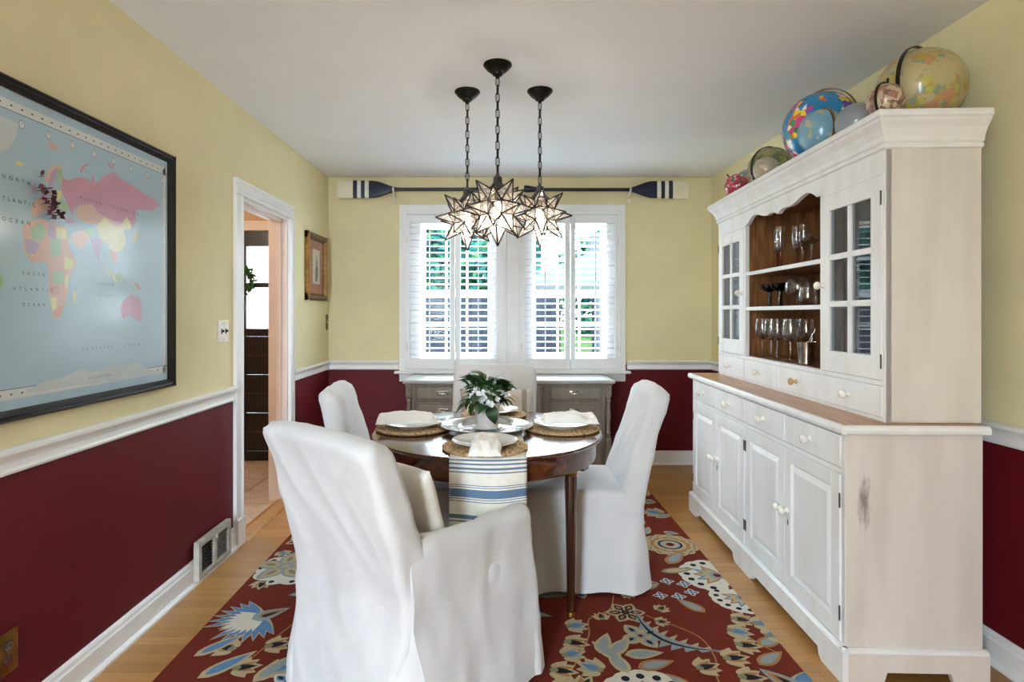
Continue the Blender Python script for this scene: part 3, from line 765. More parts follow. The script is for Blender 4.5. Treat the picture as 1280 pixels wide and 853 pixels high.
for x, lb in ((-.875, 'cream peg holding the oar nearest the doorway corner'), (1.115, 'cream peg holding the oar nearest the hutch')):
    b = nb(); b.tube([(0, 0, -.055), (0, -.02, -.05), (0, -.055, -.035), (0, -.078, -.012), (0, -.082, .012)], [.012, .011, .010, .009, .008], 10)
    b.box(-.012, .012, -.006, 0, -.11, -.01, .003)
    tag(obj('oar_peg', b, 'oar_cream', None, (x, YB, 2.328), smooth=True), lb, 'wall peg', 'pegs holding the oars')

# ================================================================= STAR PENDANTS
def star_geometry():
    bm = bmesh.new()
    q = 1 + math.sqrt(2)
    pts = set()
    for sx in (-1, 1):
        for sy in (-1, 1):
            for sz in (-1, 1):
                pts |= {(sx * q, sy, sz), (sx, sy * q, sz), (sx, sy, sz * q)}
    for p in pts: bm.verts.new(p)
    bmesh.ops.convex_hull(bm, input=bm.verts[:])
    bmesh.ops.dissolve_limit(bm, angle_limit=R(2), verts=bm.verts[:], edges=bm.edges[:])
    fs = []
    bm.normal_update()
    for f in bm.faces:
        c = f.calc_center_median(); n = f.normal if f.normal.dot(c) > 0 else -f.normal
        fs.append(([v.co.copy() for v in f.verts], c.copy(), n.copy()))
    bm.free()
    return fs
STAR = star_geometry()
def pendant(x, y, zc, rz, r, label):
    t = thing('star_pendant', label, 'pendant lamp', (x, y, ZC), 0, 'star pendant lamps')
    obj('canopy', nb().lathe([(0, 0), (.066, 0), (.067, -.006), (.062, -.012), (.050, -.026), (.036, -.038), (.026, -.042), (.024, -.050), (.012, -.056), (.006, -.066), (0, -.066)], 32), 'iron', t, smooth=True)
    ztop = zc - ZC + r * .62 + .062
    ch = obj('chain', nb().tube([(0, 0, -.06), (0, 0, ztop + .004)], .0016, 6), 'iron', t)
    n = max(3, round((-.062 - ztop) / .037)); pitch = (-.062 - ztop) / n
    lk = None
    for k in range(n):
        z = -.062 - (k + .5) * pitch
        if lk is None:
            h = pitch * .5 + .003; w = .0085; pts = []
            for i in range(17):
                a = 2 * math.pi * i / 16
                pts.append((w * math.cos(a), 0, (h - w) * (1 if math.sin(a) > .01 else (-1 if math.sin(a) < -.01 else 0)) + w * math.sin(a)))
            lk = obj('link', nb().tube(pts, .0024, 6, cap=False), 'iron', ch, (0, 0, z), (0, 0, .4), smooth=True)
        else: inst('link', lk, ch, (0, 0, z), (0, 0, .4 + (math.pi / 2 if k % 2 else 0)))
    sc_ = r * .44 / (1 + math.sqrt(2))
    st = nb(); done = set()
    def strut(a, b, w=.0032):
        k = tuple(sorted([tuple(round(c, 4) for c in a), tuple(round(c, 4) for c in b)]))
        if k in done: return
        done.add(k); st.tube([a, b], w, 4)
    panes = []
    for vs, c, nrm in STAR:
        if nrm.z > .95:
            for i in range(4): strut(vs[i] * sc_, vs[(i + 1) % 4] * sc_)
            continue
        tip = nrm * (r if len(vs) == 4 else r * .90)
        k = len(vs)
        for i in range(k):
            a, b = vs[i] * sc_, vs[(i + 1) % k] * sc_
            strut(a, b, .0030); strut(a, tip, .0038)
            panes.append((a, b, tip))
    so = obj('star_frame', st, 'came', t, (0, 0, zc - ZC), (0, 0, rz))
    for a, b, c in panes:
        bb = nb(); bb.face([a, b, c]); obj('pane', bb, 'star_glass', so)
    obj('cap', nb().lathe([(r * .36, r * .48), (r * .33, r * .50), (.022, r * .62 + .02), (.020, r * .62 + .045), (.010, r * .62 + .052), (.006, r * .62 + .064), (0, r * .62 + .064)], 8), 'cap_metal', t, (0, 0, zc - ZC))
    obj('socket', nb().lathe([(0, .035), (.014, .035), (.014, r * .5), (0, r * .5)], 14), 'cap_metal', t, (0, 0, zc - ZC))
    obj('bulb', nb().lathe([(0, -.035), (.012, -.032), (.02, -.02), (.022, -.005), (.016, .018), (.012, .035), (0, .035)], 16), 'bulb', t, (0, 0, zc - ZC), smooth=True)
    l = bpy.data.lights.new('bulb_light', 'POINT'); l.energy = PEND_W; l.color = (1, .92, .82); l.shadow_soft_size = .03
    lo = bpy.data.objects.new('bulb_light', l); lo.location = (0, 0, zc - ZC - .045); put(lo, t)
PEND_W = 4.5
pendant(-.158, 3.05, 1.776, .25, .168, 'dark metal star pendant with clear panes on the chain nearest the left wall')
pendant(.0, 2.72, 1.764, .62, .170, 'dark metal star pendant hanging between the two others')
pendant(.22, 3.04, 1.790, .02, .168, 'dark metal star pendant on the chain nearest the hutch')
# ================================================================= HUTCH
HR = -R(2.0)
BASE0 = (1.186, 2.008, 0.0)
UP0 = (1.372, 2.065, 0.892)
def to_world(o, x, y, z):
    c, s = math.cos(HR), math.sin(HR)
    return (o[0] + x * c - y * s, o[1] + x * s + y * c, o[2] + z)
KNOB = [(0, 0), (.011, 0), (.011, .003), (.006, .006), (.0055, .012), (.010, .015), (.0145, .020), (.016, .026), (.013, .032), (.006, .0355), (0, .036)]
def knob(parent, loc, mat='porcelain', sc=1.0, rot=(0, -R(90), 0)):
    if not hasattr(knob, 'm'): knob.m = {}
    if mat not in knob.m:
        o = obj('knob', nb().lathe(KNOB, 16), mat, parent, loc, rot, smooth=True); knob.m[mat] = o; o.scale = (sc,) * 3
        return o
    return inst('knob', knob.m[mat], parent, loc, rot, (sc,) * 3)

base = thing('buffet_cabinet', 'whitewashed wooden buffet with four panelled doors and four drawers, under the hutch', 'cabinet', BASE0, HR)
LN, DP = 1.808, .495
# carcass
c = nb()
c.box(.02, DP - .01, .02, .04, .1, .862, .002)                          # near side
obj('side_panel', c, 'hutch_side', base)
obj('side_panel', nb().box(.02, DP - .01, LN - .04, LN - .02, .1, .862, .002), 'hutch_white', base)
obj('back_panel', nb().box(DP - .025, DP - .012, .04, LN - .04, .1, .862), 'hutch_wood', base)
obj('bottom_panel', nb().box(.03, DP - .025, .04, LN - .04, .1, .118), 'hutch_wood', base)
ff = nb(); bay = lambda k: .035 + .4345 * k
ff.box(.02, .045, .0205, .045, .112, .862, .001); ff.box(.02, .045, LN - .045, LN - .0205, .112, .862, .001)
ff.box(.02, .045, bay(2) - .011, bay(2) + .011, .112, .862, .001)
for k in (1, 3): ff.box(.02, .045, bay(k) - .009, bay(k) + .009, .735, .862, .001)
ff.box(.02, .045, .045, LN - .045, .852, .862, .001); ff.box(.02, .045, .045, LN - .045, .714, .733, .001); ff.box(.02, .045, .045, LN - .045, .112, .124, .001)
obj('face_frame', ff, 'hutch_white', base)
# plinth with bracket-foot cut-outs: front and near/far sides
def scallop(L, h, foot, cut, a0=.0):
    """outline (s along, z up) of a plinth board with feet at both ends and in the middle"""
    pts = [(0, 0), (foot, 0), (foot + .02, .012), (foot + .03, cut)]
    m = L / 2
    if L > 1:
        pts += [(m - foot * .7 - .03, cut), (m - foot * .7 - .02, .012), (m - foot * .7, 0), (m + foot * .7, 0), (m + foot * .7 + .02, .012), (m + foot * .7 + .03, cut)]
    pts += [(L - foot - .03, cut), (L - foot - .02, .012), (L - foot, 0), (L, 0), (L, h), (0, h)]
    return pts
def board(name, prof, p0, u, thick, v, mat, parent):
    b = nb(); b.extr(prof, p0, Vector(p0) + Vector(thick), u, v)
    b.bm.normal_update(); bmesh.ops.triangulate(b.bm, faces=[f for f in b.bm.faces if len(f.verts) > 4])
    return obj(name, b, mat, parent)
board('plinth', scallop(LN, .108, .14, .04), (0, 0, 0), (0, 1, 0), (.02, 0, 0), (0, 0, 1), 'hutch_white', base)
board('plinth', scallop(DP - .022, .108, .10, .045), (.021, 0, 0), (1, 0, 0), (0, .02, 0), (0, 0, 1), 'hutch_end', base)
board('plinth', scallop(DP - .022, .108, .10, .045), (.021, LN, 0), (1, 0, 0), (0, -.02, 0), (0, 0, 1), 'hutch_white', base)
pmz = [(0, .108), (-.0, .112), (.006, .118), (.014, .122), (.024, .122), (.024, .108)]
obj('plinth_moulding', nb().extr(pmz, (.0, 0, 0), (.0, LN, 0), (1, 0, 0), (0, 0, 1)).extr(pmz, (0.002, 0, 0), (DP - .002, 0, 0), (0, 1, 0), (0, 0, 1)), 'hutch_white', base)
board('plinth', scallop(LN - .04, .1, .14, .02), (DP - .03, .02, 0), (0, 1, 0), (.015, 0, 0), (0, 0, 1), 'hutch_wood', base)  # hidden rear board, added to block light behind the cut-outs
# counter
obj('counter', nb().box(.012, DP - .004, .006, LN - .006, .866, .8915, .0), 'counter_wood', base)
ce = nb()
cp = [(0, .862), (-.004, .866), (-.006, .876), (-.004, .886), (.002, .892), (.014, .892), (.014, .862)]
ce.extr(cp, (0, -.004, 0), (0, LN + .004, 0), (1, 0, 0), (0, 0, 1))
ce.extr(cp, (0.001, 0, 0), (DP, 0, 0), (0, 1, 0), (0, 0, 1)); ce.extr(cp, (0.001, LN, 0), (DP, LN, 0), (0, -1, 0), (0, 0, 1))
obj('counter_edge', ce, 'hutch_white', base)
# drawers
for k in range(4):
    y0, y1 = bay(k) + .010 + (.002 if k in (0, 2) else 0), bay(k + 1) - .010
    d = obj('drawer', nb().box(.016, .036, y0, y1, .736, .850, .003), 'hutch_white', base)
    knob(d, (.016, (y0 + y1) / 2, .793), 'porcelain', 1.15)
# panelled doors in two pairs
def panel_door(parent, y0, y1, z0, z1, hinge_lo, esc):
    b = nb(); s = .055
    b.box(.014, .036, y0, y0 + s, z0, z1, .002); b.box(.014, .036, y1 - s, y1, z0, z1, .002)
    b.box(.014, .036, y0 + s, y1 - s, z0, z0 + s + .012, .002); b.box(.014, .036, y0 + s, y1 - s, z1 - s, z1, .002)
    d = obj('door', b, 'hutch_white', parent)
    # raised panel with bevelled border
    a0, a1, c0, c1 = y0 + s, y1 - s, z0 + s + .012, z1 - s
    p = nb(); e = .028
    rings = []
    for off, x in ((0, .030), (.004, .030), (.008, .0245), (e, .0165), (e + .004, .0155)):
        rings.append([p.bm.verts.new(q) for q in ((x, a0 + off, c0 + off), (x, a1 - off, c0 + off), (x, a1 - off, c1 - off), (x, a0 + off, c1 - off))])
    p.skin(rings); p.bm.faces.new(rings[-1])
    obj('raised_panel', p, 'hutch_white', d)
    ky = y1 - .026 if hinge_lo else y0 + .026
    knob(d, (.014, ky, .452), 'porcelain', 1.1)
    hy = y0 if hinge_lo else y1
    for z in (z0 + .10, z1 - .09): obj('hinge', nb().box(.0115, .0145, hy - .007, hy + .002 if hinge_lo else hy + .007, z - .026, z + .026, .001), 'hinge', d)
    if esc: obj('keyhole_plate', nb().lathe([(0, 0), (.007, 0), (.006, .002), (0, .002)], 14, sy=.45, sx=2.2), 'hinge', d, (.0145, ky - .004, .405), (0, -R(90), 0))
for k in range(4):
    y0, y1 = bay(k) + (.011 if k in (0, 2) else .001), bay(k + 1) - (.011 if k in (1, 3) else .001)
    panel_door(base, y0, y1, .126, .712, k in (0, 2), k in (0, 2))
# ---- upper hutch
up = thing('hutch_top', 'whitewashed upper hutch with glazed doors and open brown shelves, standing on the buffet', 'hutch', UP0, HR)
UL, UD, UH = 1.717, .33, .981
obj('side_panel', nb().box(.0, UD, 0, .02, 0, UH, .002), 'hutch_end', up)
obj('side_panel', nb().box(.0, UD, UL - .02, UL, 0, UH, .002), 'hutch_white', up)
obj('back_panel', nb().box(UD - .014, UD - .002, .02, UL - .02, 0, UH), 'hutch_wood', up)
obj('top_panel', nb().box(.0, UD, .02, UL - .02, UH - .02, UH), 'hutch_wood', up)
obj('deck', nb().box(.006, UD - .014, .02, UL - .02, .131, .145), 'hutch_wood', up)
for y in (.437, 1.281): obj('partition', nb().box(.022, UD - .014, y - .008, y + .008, .0, UH - .02), 'hutch_wood', up)
uf = nb()
uf.box(-.001, .022, 0, .014, 0, UH, .001); uf.box(-.001, .022, UL - .014, UL, 0, UH, .001)
for y in (.437, 1.281): uf.box(-.001, .022, y - .008, y + .008, .0, .93, .001)
uf.box(-.0005, .0215, .014, UL - .014, .128, .146, .001); uf.box(-.0005, .0215, .014, UL - .014, 0, .014, .001)
uf.box(-.0005, .0215, .860, .864, .014, .128, .001)
obj('face_frame', uf, 'hutch_white', up)
for z in (.415, .613):
    s = obj('shelf', nb().box(.012, UD - .016, .447, 1.271, z - .009, z + .009, .001), 'hutch_wood', up)
    obj('shelf_edge', nb().box(.002, .012, .4455, 1.2725, z - .010, z + .010, .002), 'hutch_white', s)
    for y0, y1 in ((.021, .428), (1.290, UL - .021)): obj('shelf', nb().box(.03, UD - .016, y0, y1, z - .008, z + .008), 'hutch_wood', up)
# scalloped valance over the opening + top rail over the doors
pr = []
def vz(t):
    u = abs(2 * t - 1)                         # 1 at ends, 0 in the centre
    if u > .93: return .893
    if u > .70: return .893 + .037 * math.sin((.93 - u) / .23 * math.pi / 2)
    if u > .30: return .930 - .030 * (0.5 - 0.5 * math.cos((.70 - u) / .40 * math.pi))
    if u > .08: return .900 + .004 * math.sin((.30 - u) / .22 * math.pi)
    return .900 - .014 * (1 - u / .08)
n = 60
pr = [(.445 + .828 * i / n, vz(i / n)) for i in range(n + 1)] + [(1.273, UH), (.445, UH)]
b = nb()
front = []; back = []
for i in range(n):
    a, c2 = pr[i], pr[i + 1]
    for x, fl in ((-.001, False), (.020, True)):
        b.face([(x, a[0], a[1]), (x, c2[0], c2[1]), (x, c2[0], UH - .0005), (x, a[0], UH - .0005)], flip=fl)
    b.face([(-.001, a[0], a[1]), (.02, a[0], a[1]), (.02, c2[0], c2[1]), (-.001, c2[0], c2[1])])
bmesh.ops.remove_doubles(b.bm, verts=b.bm.verts[:], dist=1e-5)
obj('valance', b, 'hutch_white', up)
for y0, y1 in ((.014, .445), (1.273, UL - .014)): obj('top_rail', nb().box(-.001, .02, y0, y1, .884, UH - .0005), 'hutch_white', up)
# cornice: stepped cove
CR = [(0, .968), (-.010, .972), (-.012, .982), (-.006, .988), (-.014, .994), (-.018, 1.012), (-.030, 1.036), (-.046, 1.056), (-.050, 1.066), (-.056, 1.070), (-.056, 1.086), (-.052, 1.093), (.03, 1.093), (.03, .968)]
b = nb()
rings = []
for (x, y, mx, my) in ((UD, 0, 0, 1), (0, 0, 1, 1), (0, UL, 1, -1), (UD, UL, 0, -1)):
    rings.append([b.bm.verts.new((x + a * mx, y + a * my, z)) for a, z in CR])
b.skin(rings); b.bm.faces.new(rings[0]); b.bm.faces.new(rings[-1])
obj('cornice', b, 'hutch_white', up)
obj('dust_cover', nb().box(.02, UD, .02, UL - .02, 1.075, 1.0925), 'hutch_white', up)
# glazed doors
def glass_door(y0, y1, hinge_lo):
    z0, z1 = .148, .882; st, mu = .064, .024
    b = nb()
    b.box(-.006, .016, y0, y0 + st, z0, z1, .002); b.box(-.006, .016, y1 - st, y1, z0, z1, .002)
    zb, zt = z0 + .085, z1 - .070
    b.box(-.006, .016, y0 + st, y1 - st, z0, zb, .002); b.box(-.006, .016, y0 + st, y1 - st, zt, z1, .002)
    ym = (y0 + y1) / 2
    b.box(-.004, .014, ym - mu / 2, ym + mu / 2, zb, zt, .002)
    zs = [zb + (zt - zb) * k / 3 for k in range(4)]
    for k in (1, 2): b.box(-.004, .014, y0 + st, y1 - st, zs[k] - mu / 2, zs[k] + mu / 2, .002)
    d = obj('glazed_door', b, 'hutch_white', up)
    for k in range(3):
        za, zc_ = zs[k] + (mu / 2 if k else 0), zs[k + 1] - (mu / 2 if k < 2 else 0)
        for a, c2 in ((y0 + st, ym - mu / 2), (ym + mu / 2, y1 - st)):
            obj('pane', nb().box(.004, .007, a, c2, za, zc_), 'cabinet_glass', d)
    knob(d, (-.006, y1 - .02 if hinge_lo else y0 + .02, .505), 'porcelain', 1.1)
    hy = y0 if hinge_lo else y1
    for z in (.215, .80): obj('hinge', nb().box(-.009, -.006, hy - .004, hy + .004, z - .026, z + .026, .001), 'hinge', d)
glass_door(.0155, .4285, True)
glass_door(1.2895, UL - .0155, False)
for k, (y0, y1) in enumerate(((.0155, .4285), (.4465, .8595), (.8645, 1.2725), (1.2895, UL - .0155))):
    d = obj('drawer', nb().box(-.005, .018, y0, y1, .0155, .1265, .003), 'hutch_white', up)
    knob(d, (-.005, (y0 + y1) / 2, .071), 'knob_aged' if k == 1 else 'porcelain', 1.05)

# ================================================================= GLASSWARE IN THE HUTCH
def lathe_thing(name, label, cat, prof, mat, loc, group=None, seg=24, parts=()):
    t = thing(name, label, cat, loc, 0, group)
    for nm, pf, mt in [('bowl', prof, mat)] + list(parts):
        obj(nm, nb().lathe(pf, seg), mt, t, smooth=True, angle=60)
    return t
FLUTE = [(.004, .095), (.012, .102), (.021, .125), (.024, .17), (.023, .235), (.0222, .235), (.0232, .17), (.020, .126), (.011, .104), (0, .098)]
WINE = [(.004, .095), (.015, .10), (.032, .118), (.040, .145), (.039, .175), (.033, .215), (.0323, .215), (.0382, .175), (.0392, .145), (.031, .119), (.014, .102), (0, .098)]
COUPE = [(.005, .08), (.02, .086), (.045, .10), (.053, .125), (.0522, .125), (.044, .102), (.019, .088), (0, .083)]
def stem(h, r=.0038, foot=.033): return [(0, 0), (foot, 0), (foot, .0015), (.012, .005), (r, .012), (r, h), (0, h)]
dz = UP0[2]
def hu(x, y, z): return to_world(UP0, x, y, z)
for x, y, lb in ((.15, 1.207, 'beside the shelf end'), (.12, 1.10, 'at the shelf front'), (.20, 1.09, 'behind the front one'), (.20, 1.01, 'next to the cocktail glasses')):
    lathe_thing('champagne_flute', 'champagne flute with a pinkish stem on the upper hutch shelf, ' + lb, 'champagne flute', FLUTE, 'stemware', hu(x, y, .6225), 'flutes on the upper hutch shelf', parts=[('stem', stem(.1, .0055), 'stemware_pink')])
for x, y, lb in ((.14, .90, 'next to the flutes'), (.12, .765, 'in front of the tall straight glass')):
    lathe_thing('margarita_glass', 'wide clear cocktail glass on the upper hutch shelf ' + lb, 'glass', [(a * .9, z + .02) for a, z in COUPE], 'stemware', hu(x, y, .6225), 'cocktail glasses on the upper shelf', parts=[('stem', stem(.102, .005), 'stemware')])
lathe_thing('highball_glass', 'tall straight clear glass behind the cocktail glasses, upper hutch shelf', 'glass', [(0, 0), (.028, 0), (.034, .02), (.036, .235), (.035, .235), (.033, .022), (.027, .006), (0, .006)], 'stemware', hu(.23, .80, .6225))
for x, y, lb in ((.10, 1.19, 'dark stemmed coupe at the far end of the middle hutch shelf'), (.10, 1.06, 'dark stemmed coupe beside the round brandy snifter')):
    lathe_thing('coupe_glass', lb, 'glass', COUPE, 'stemware_dark', hu(x, y, .4245), 'coupes on the middle shelf', parts=[('stem', stem(.085, .009, .036), 'stemware_dark')])
lathe_thing('brandy_snifter', 'large round clear brandy snifter on the middle hutch shelf', 'glass', [(.006, .035), (.03, .042), (.055, .07), (.060, .10), (.052, .13), (.041, .152), (.0403, .152), (.051, .13), (.059, .10), (.054, .071), (.029, .044), (0, .038)], 'stemware', hu(.11, .885, .4245), parts=[('stem', stem(.038, .007, .036), 'stemware')])
lathe_thing('tumbler', 'small rounded clear tumbler near the glazed door, middle hutch shelf', 'glass', [(0, 0), (.03, 0), (.04, .02), (.043, .05), (.036, .09), (.0352, .09), (.042, .05), (.039, .021), (.03, .006), (0, .006)], 'stemware', hu(.10, .76, .4245))
lathe_thing('glass_vase', 'tall flared clear vase behind the tumbler, middle hutch shelf', 'vase', [(0, 0), (.03, 0), (.03, .02), (.026, .08), (.033, .165), (.0322, .165), (.025, .08), (.028, .02), (0, .012)], 'stemware', hu(.215, .76, .4245))
for x, y, lb in ((.065, 1.20, 'first by the far shelf end'), (.075, 1.105, 'second from the far shelf end'), (.06, 1.0, 'third along the shelf front'), (.15, 1.04, 'behind the third one'), (.075, .885, 'fourth along the shelf front'), (.16, .90, 'behind the julep cup')):
    lathe_thing('wine_glass', 'clear wine glass on the lowest hutch shelf, ' + lb, 'wine glass', WINE, 'stemware', hu(x, y, .1455), 'wine glasses on the lowest hutch shelf', parts=[('stem', stem(.1), 'stemware')])
jc = lathe_thing('julep_cup', 'polished silver julep cup beside the wine glasses', 'cup', [(0, 0), (.032, 0), (.034, .004), (.033, .008), (.036, .03), (.042, .105), (.043, .108), (.0415, .108), (.040, .104), (.034, .03), (.031, .012), (0, .012)], 'silver_cup', hu(.065, .70, .1455))
st = thing('cocktail_strainer', 'silver bar tongs leaning in the julep cup', 'bar tool', hu(.068, .70, .16))
obj('arm', nb().tube([(0, .01, 0), (.012, -.02, .10), (.02, -.035, .155)], .0035, 8), 'silver_cup', st, smooth=True)
obj('arm', nb().tube([(0, .012, 0), (.0, -.024, .10), (.004, -.045, .135)], .0035, 8), 'silver_cup', st, smooth=True)
PLATE = [(0, 0), (.05, 0), (.055, .004), (.085, .008), (.115, .016), (.117, .018), (.115, .0195), (.085, .012), (.055, .008), (0, .006)]
for k in range(6):
    tag(obj('dinner_plate', nb().lathe(PLATE, 32), 'china', None, hu(.165, .20, .1455 + k * .0115), smooth=True), ('lowest', 'second lowest', 'third lowest', 'third highest', 'second highest', 'topmost')[k] + ' white dinner plate of the stack behind a glazed hutch door', 'plate', 'plates stacked in the hutch')
lathe_thing('pitcher', 'white china pitcher on the shelf above the plate stack', 'pitcher', [(0, 0), (.045, 0), (.06, .03), (.065, .07), (.045, .12), (.042, .15), (.05, .175), (.048, .175), (.039, .15), (.042, .12), (.06, .07), (0, .01)], 'china', hu(.17, .16, .4235), parts=[('handle', [(.062, .06), (.068, .062), (.062, .066)], 'china')])
for k in range(3):
    tag(obj('soup_bowl', nb().lathe([(0, 0), (.035, 0), (.04, .004), (.07, .03), (.082, .055), (.080, .055), (.068, .031), (.038, .008), (0, .006)], 28), 'china', None, hu(.16, 1.49, .1455 + k * .016), smooth=True), ('lowest', 'middle', 'topmost')[k] + ' white soup bowl of the stack behind the far glazed door', 'bowl', 'bowls stacked in the hutch')

# ================================================================= GLOBES ON TOP
def globe_mat(name, sea, lands, scale=3.2, thr=.53, seed=0.0, cell=7.0, rough=.35, coat=.4):
    m = pm(name, sea, None, 9, rough, coat=coat)
    nt = m.node_tree; N = nt.nodes; L = nt.links; b = N['Principled BSDF']
    src = b.inputs['Base Color'].links[0].from_socket
    tc = N.new('ShaderNodeTexCoord'); ad = N.new('ShaderNodeVectorMath'); ad.operation = 'ADD'; ad.inputs[1].default_value = (seed, seed * .7, -seed)
    L.new(tc.outputs['Generated'], ad.inputs[0])
    nz = N.new('ShaderNodeTexNoise'); nz.inputs['Scale'].default_value = scale; nz.inputs['Detail'].default_value = 5
    L.new(ad.outputs[0], nz.inputs['Vector'])
    gt = N.new('ShaderNodeMath'); gt.operation = 'GREATER_THAN'; gt.inputs[1].default_value = thr
    L.new(nz.outputs['Fac'], gt.inputs[0])
    vo = N.new('ShaderNodeTexVoronoi'); vo.inputs['Scale'].default_value = cell
    L.new(ad.outputs[0], vo.inputs['Vector'])
    rp = N.new('ShaderNodeValToRGB'); rp.color_ramp.interpolation = 'CONSTANT'
    els = rp.color_ramp.elements
    for i, c in enumerate(lands):
        e = els[i] if i < 2 else els.new(i / len(lands))
        e.position = i / len(lands); e.color = lin(c)
    sp = N.new('ShaderNodeSeparateColor'); L.new(vo.outputs['Color'], sp.inputs[0]); L.new(sp.outputs[0], rp.inputs[0])
    mx = N.new('ShaderNodeMix'); mx.data_type = 'RGBA'
    L.new(gt.outputs[0], mx.inputs[0]); L.new(src, mx.inputs[6]); L.new(rp.outputs[0], mx.inputs[7])
    L.new(mx.outputs[2], b.inputs['Base Color'])
globe_mat('globe_antique', '#a99a70', ['#a39a48', '#ad7a58', '#988a58', '#77846e', '#a58536'], 4.6, .53, 1.3, 13, .45)
globe_mat('globe_blue', '#1577a8', ['#e6c22a', '#2f7d4a', '#c2417a', '#d9693a', '#7d4a9c', '#e8e2d0'], 3.4, .53, 4.2, 12, .2)
globe_mat('globe_pale_blue', '#6f98ad', ['#a8a48c', '#8a9a86', '#b5a58e'], 4.2, .56, 2.2, 10, .25)
globe_mat('globe_sepia', '#b8a184', ['#7c5648', '#8e6a5c', '#a06a50', '#6b4a46'], 5.5, .49, 6.1, 10, .4)
globe_mat('globe_red', '#a32b3a', ['#c43c48', '#b8505a', '#d6d2cc', '#3f6a48'], 5.0, .52, 3.1, 10, .3)
globe_mat('globe_slate', '#83909a', ['#b9a06a', '#a88a5c', '#97a08c', '#b07a4e'], 5.0, .50, 8.2, 10, .4)
globe_mat('globe_olive', '#8c8452', ['#6a6a42', '#a39a5c', '#5c6248'], 5.0, .50, 9.4, 10, .4)
globe_mat('globe_tan', '#a39a82', ['#b38672', '#8a8468', '#c0ab8c'], 5.0, .52, 5.5, 10, .3)
HT = UP0[2] + 1.093
def globe(name, label, r, x, y, mat, lift=0.0, arc=None, ax=0.0, pins=False, rz=0.0, tilt=.4, arc_off=1.06, pedestal=None):
    t = thing(name, label, 'globe', (x, y, HT), rz, 'vintage globes on the hutch')
    s = obj('ball', nb().sphere((0, 0, 0), r, 40, 24), mat, t, (0, 0, r + lift), (tilt, ax, rz), smooth=True)
    if lift: obj('stand', nb().lathe([(0, 0), (r * .45, 0), (r * .45, .005), (r * .2, .010), (.008, .016), (.008, lift + .01), (0, lift + .01)], 24), arc[1] if arc else 'globe_metal', t, smooth=True)
    if arc:
        a0, a1 = arc[2], arc[3]
        pts = [(math.cos(a0 + (a1 - a0) * i / 24), math.sin(a0 + (a1 - a0) * i / 24)) for i in range(25)]
        b = nb(); rings = []
        for cx, cz in pts:
            hw_ = max(.004, r * .045); rr = [(r * arc_off, -hw_), (r * arc_off + .004, -hw_), (r * arc_off + .004, hw_), (r * arc_off, hw_)]
            rings.append([b.bm.verts.new((q * cx, w, q * cz)) for q, w in rr])
        b.skin(rings); b.bm.faces.new(rings[0]); b.bm.faces.new(rings[-1])
        obj('meridian_arc', b, arc[1], t, (0, 0, r + lift), (0, ax, arc[0]))
    if pins:
        obj('axis_pin', nb().tube([(0, 0, -r * .2), (0, 0, r + .022)], .004, 8), 'globe_metal', t, (0, 0, r + lift), (0, ax, 0))
    return t
globe('antique_globe', 'large cream antique globe with a dark meridian at the near end of the hutch', .150, 1.615, 2.235, 'globe_antique', .0, (R(-150), 'globe_metal', R(-50), R(104)), 0)
globe('small_antique_globe', 'small sepia globe with a dark axis pin beside the large cream globe', .062, 1.405, 2.115, 'globe_sepia', .0, (R(-150), 'globe_metal', R(-30), R(95)), .1, True)
globe('grey_globe', 'plain grey globe between the small sepia globe and the pale blue one', .077, 1.47, 2.395, 'globe_grey', .0)
globe('pale_blue_globe', 'medium pale blue-grey globe with a brass band in front of the bright blue globe', .098, 1.435, 2.585, 'globe_pale_blue', .0, (R(-92), 'globe_gold', R(-40), R(80)), 0.0, arc_off=1.01)
globe('blue_globe', 'largest bright blue globe with a gold meridian arc', .170, 1.565, 2.83, 'globe_blue', .022, (R(-62), 'globe_gold', R(-50), R(122)), 0)
globe('tan_globe', 'small tan globe in front of the dark-banded olive globe', .066, 1.44, 3.13, 'globe_tan')
globe('olive_globe', 'olive globe with a dark band behind the small tan globe', .125, 1.57, 3.36, 'globe_olive', .0, (R(-165), 'globe_metal', R(-30), R(120)), 0.0, arc_off=1.02)
globe('slate_globe', 'slate grey globe behind the small red globe', .112, 1.62, 3.75, 'globe_slate')
globe('red_globe', 'small red globe at the far end of the hutch', .076, 1.470, 3.585, 'globe_red', .0, None, -.7, True)

# ================================================================= GREY SIDEBOARD
sb = thing('sideboard', 'grey painted sideboard with panelled drawers and cup pulls under the window', 'sideboard', (.085, 4.44, 0))
sx = lambda x: x - .085
SBK = .50
obj('top', nb().box(sx(-.724), sx(.895), -.005, SBK, .748, .772, .007), 'grey_top', sb)
obj('top_moulding', nb().box(sx(-.708), sx(.879), .008, SBK, .735, .748, .004), 'grey_paint', sb)
obj('carcass', nb().box(sx(-.69), sx(-.675), .02, SBK, .07, .735).box(sx(.845), sx(.86), .02, SBK, .07, .735).box(sx(-.675), sx(.845), .06, SBK, .07, .1)
    .box(sx(-.675), sx(.845), SBK - .02, SBK, .07, .735), 'grey_paint', sb)
fr = nb()
for x0, x1 in ((-.655, -.632), (-.203, -.175), (.353, .386), (.802, .822)): fr.box(sx(x0), sx(x1), .02, .045, .1, .735, .002)
for z in (.1, .322, .466, .606): fr.box(sx(-.655), sx(.822), .022, .044, z - .006, z + .006, .001)
obj('face_frame', fr, 'grey_paint', sb)
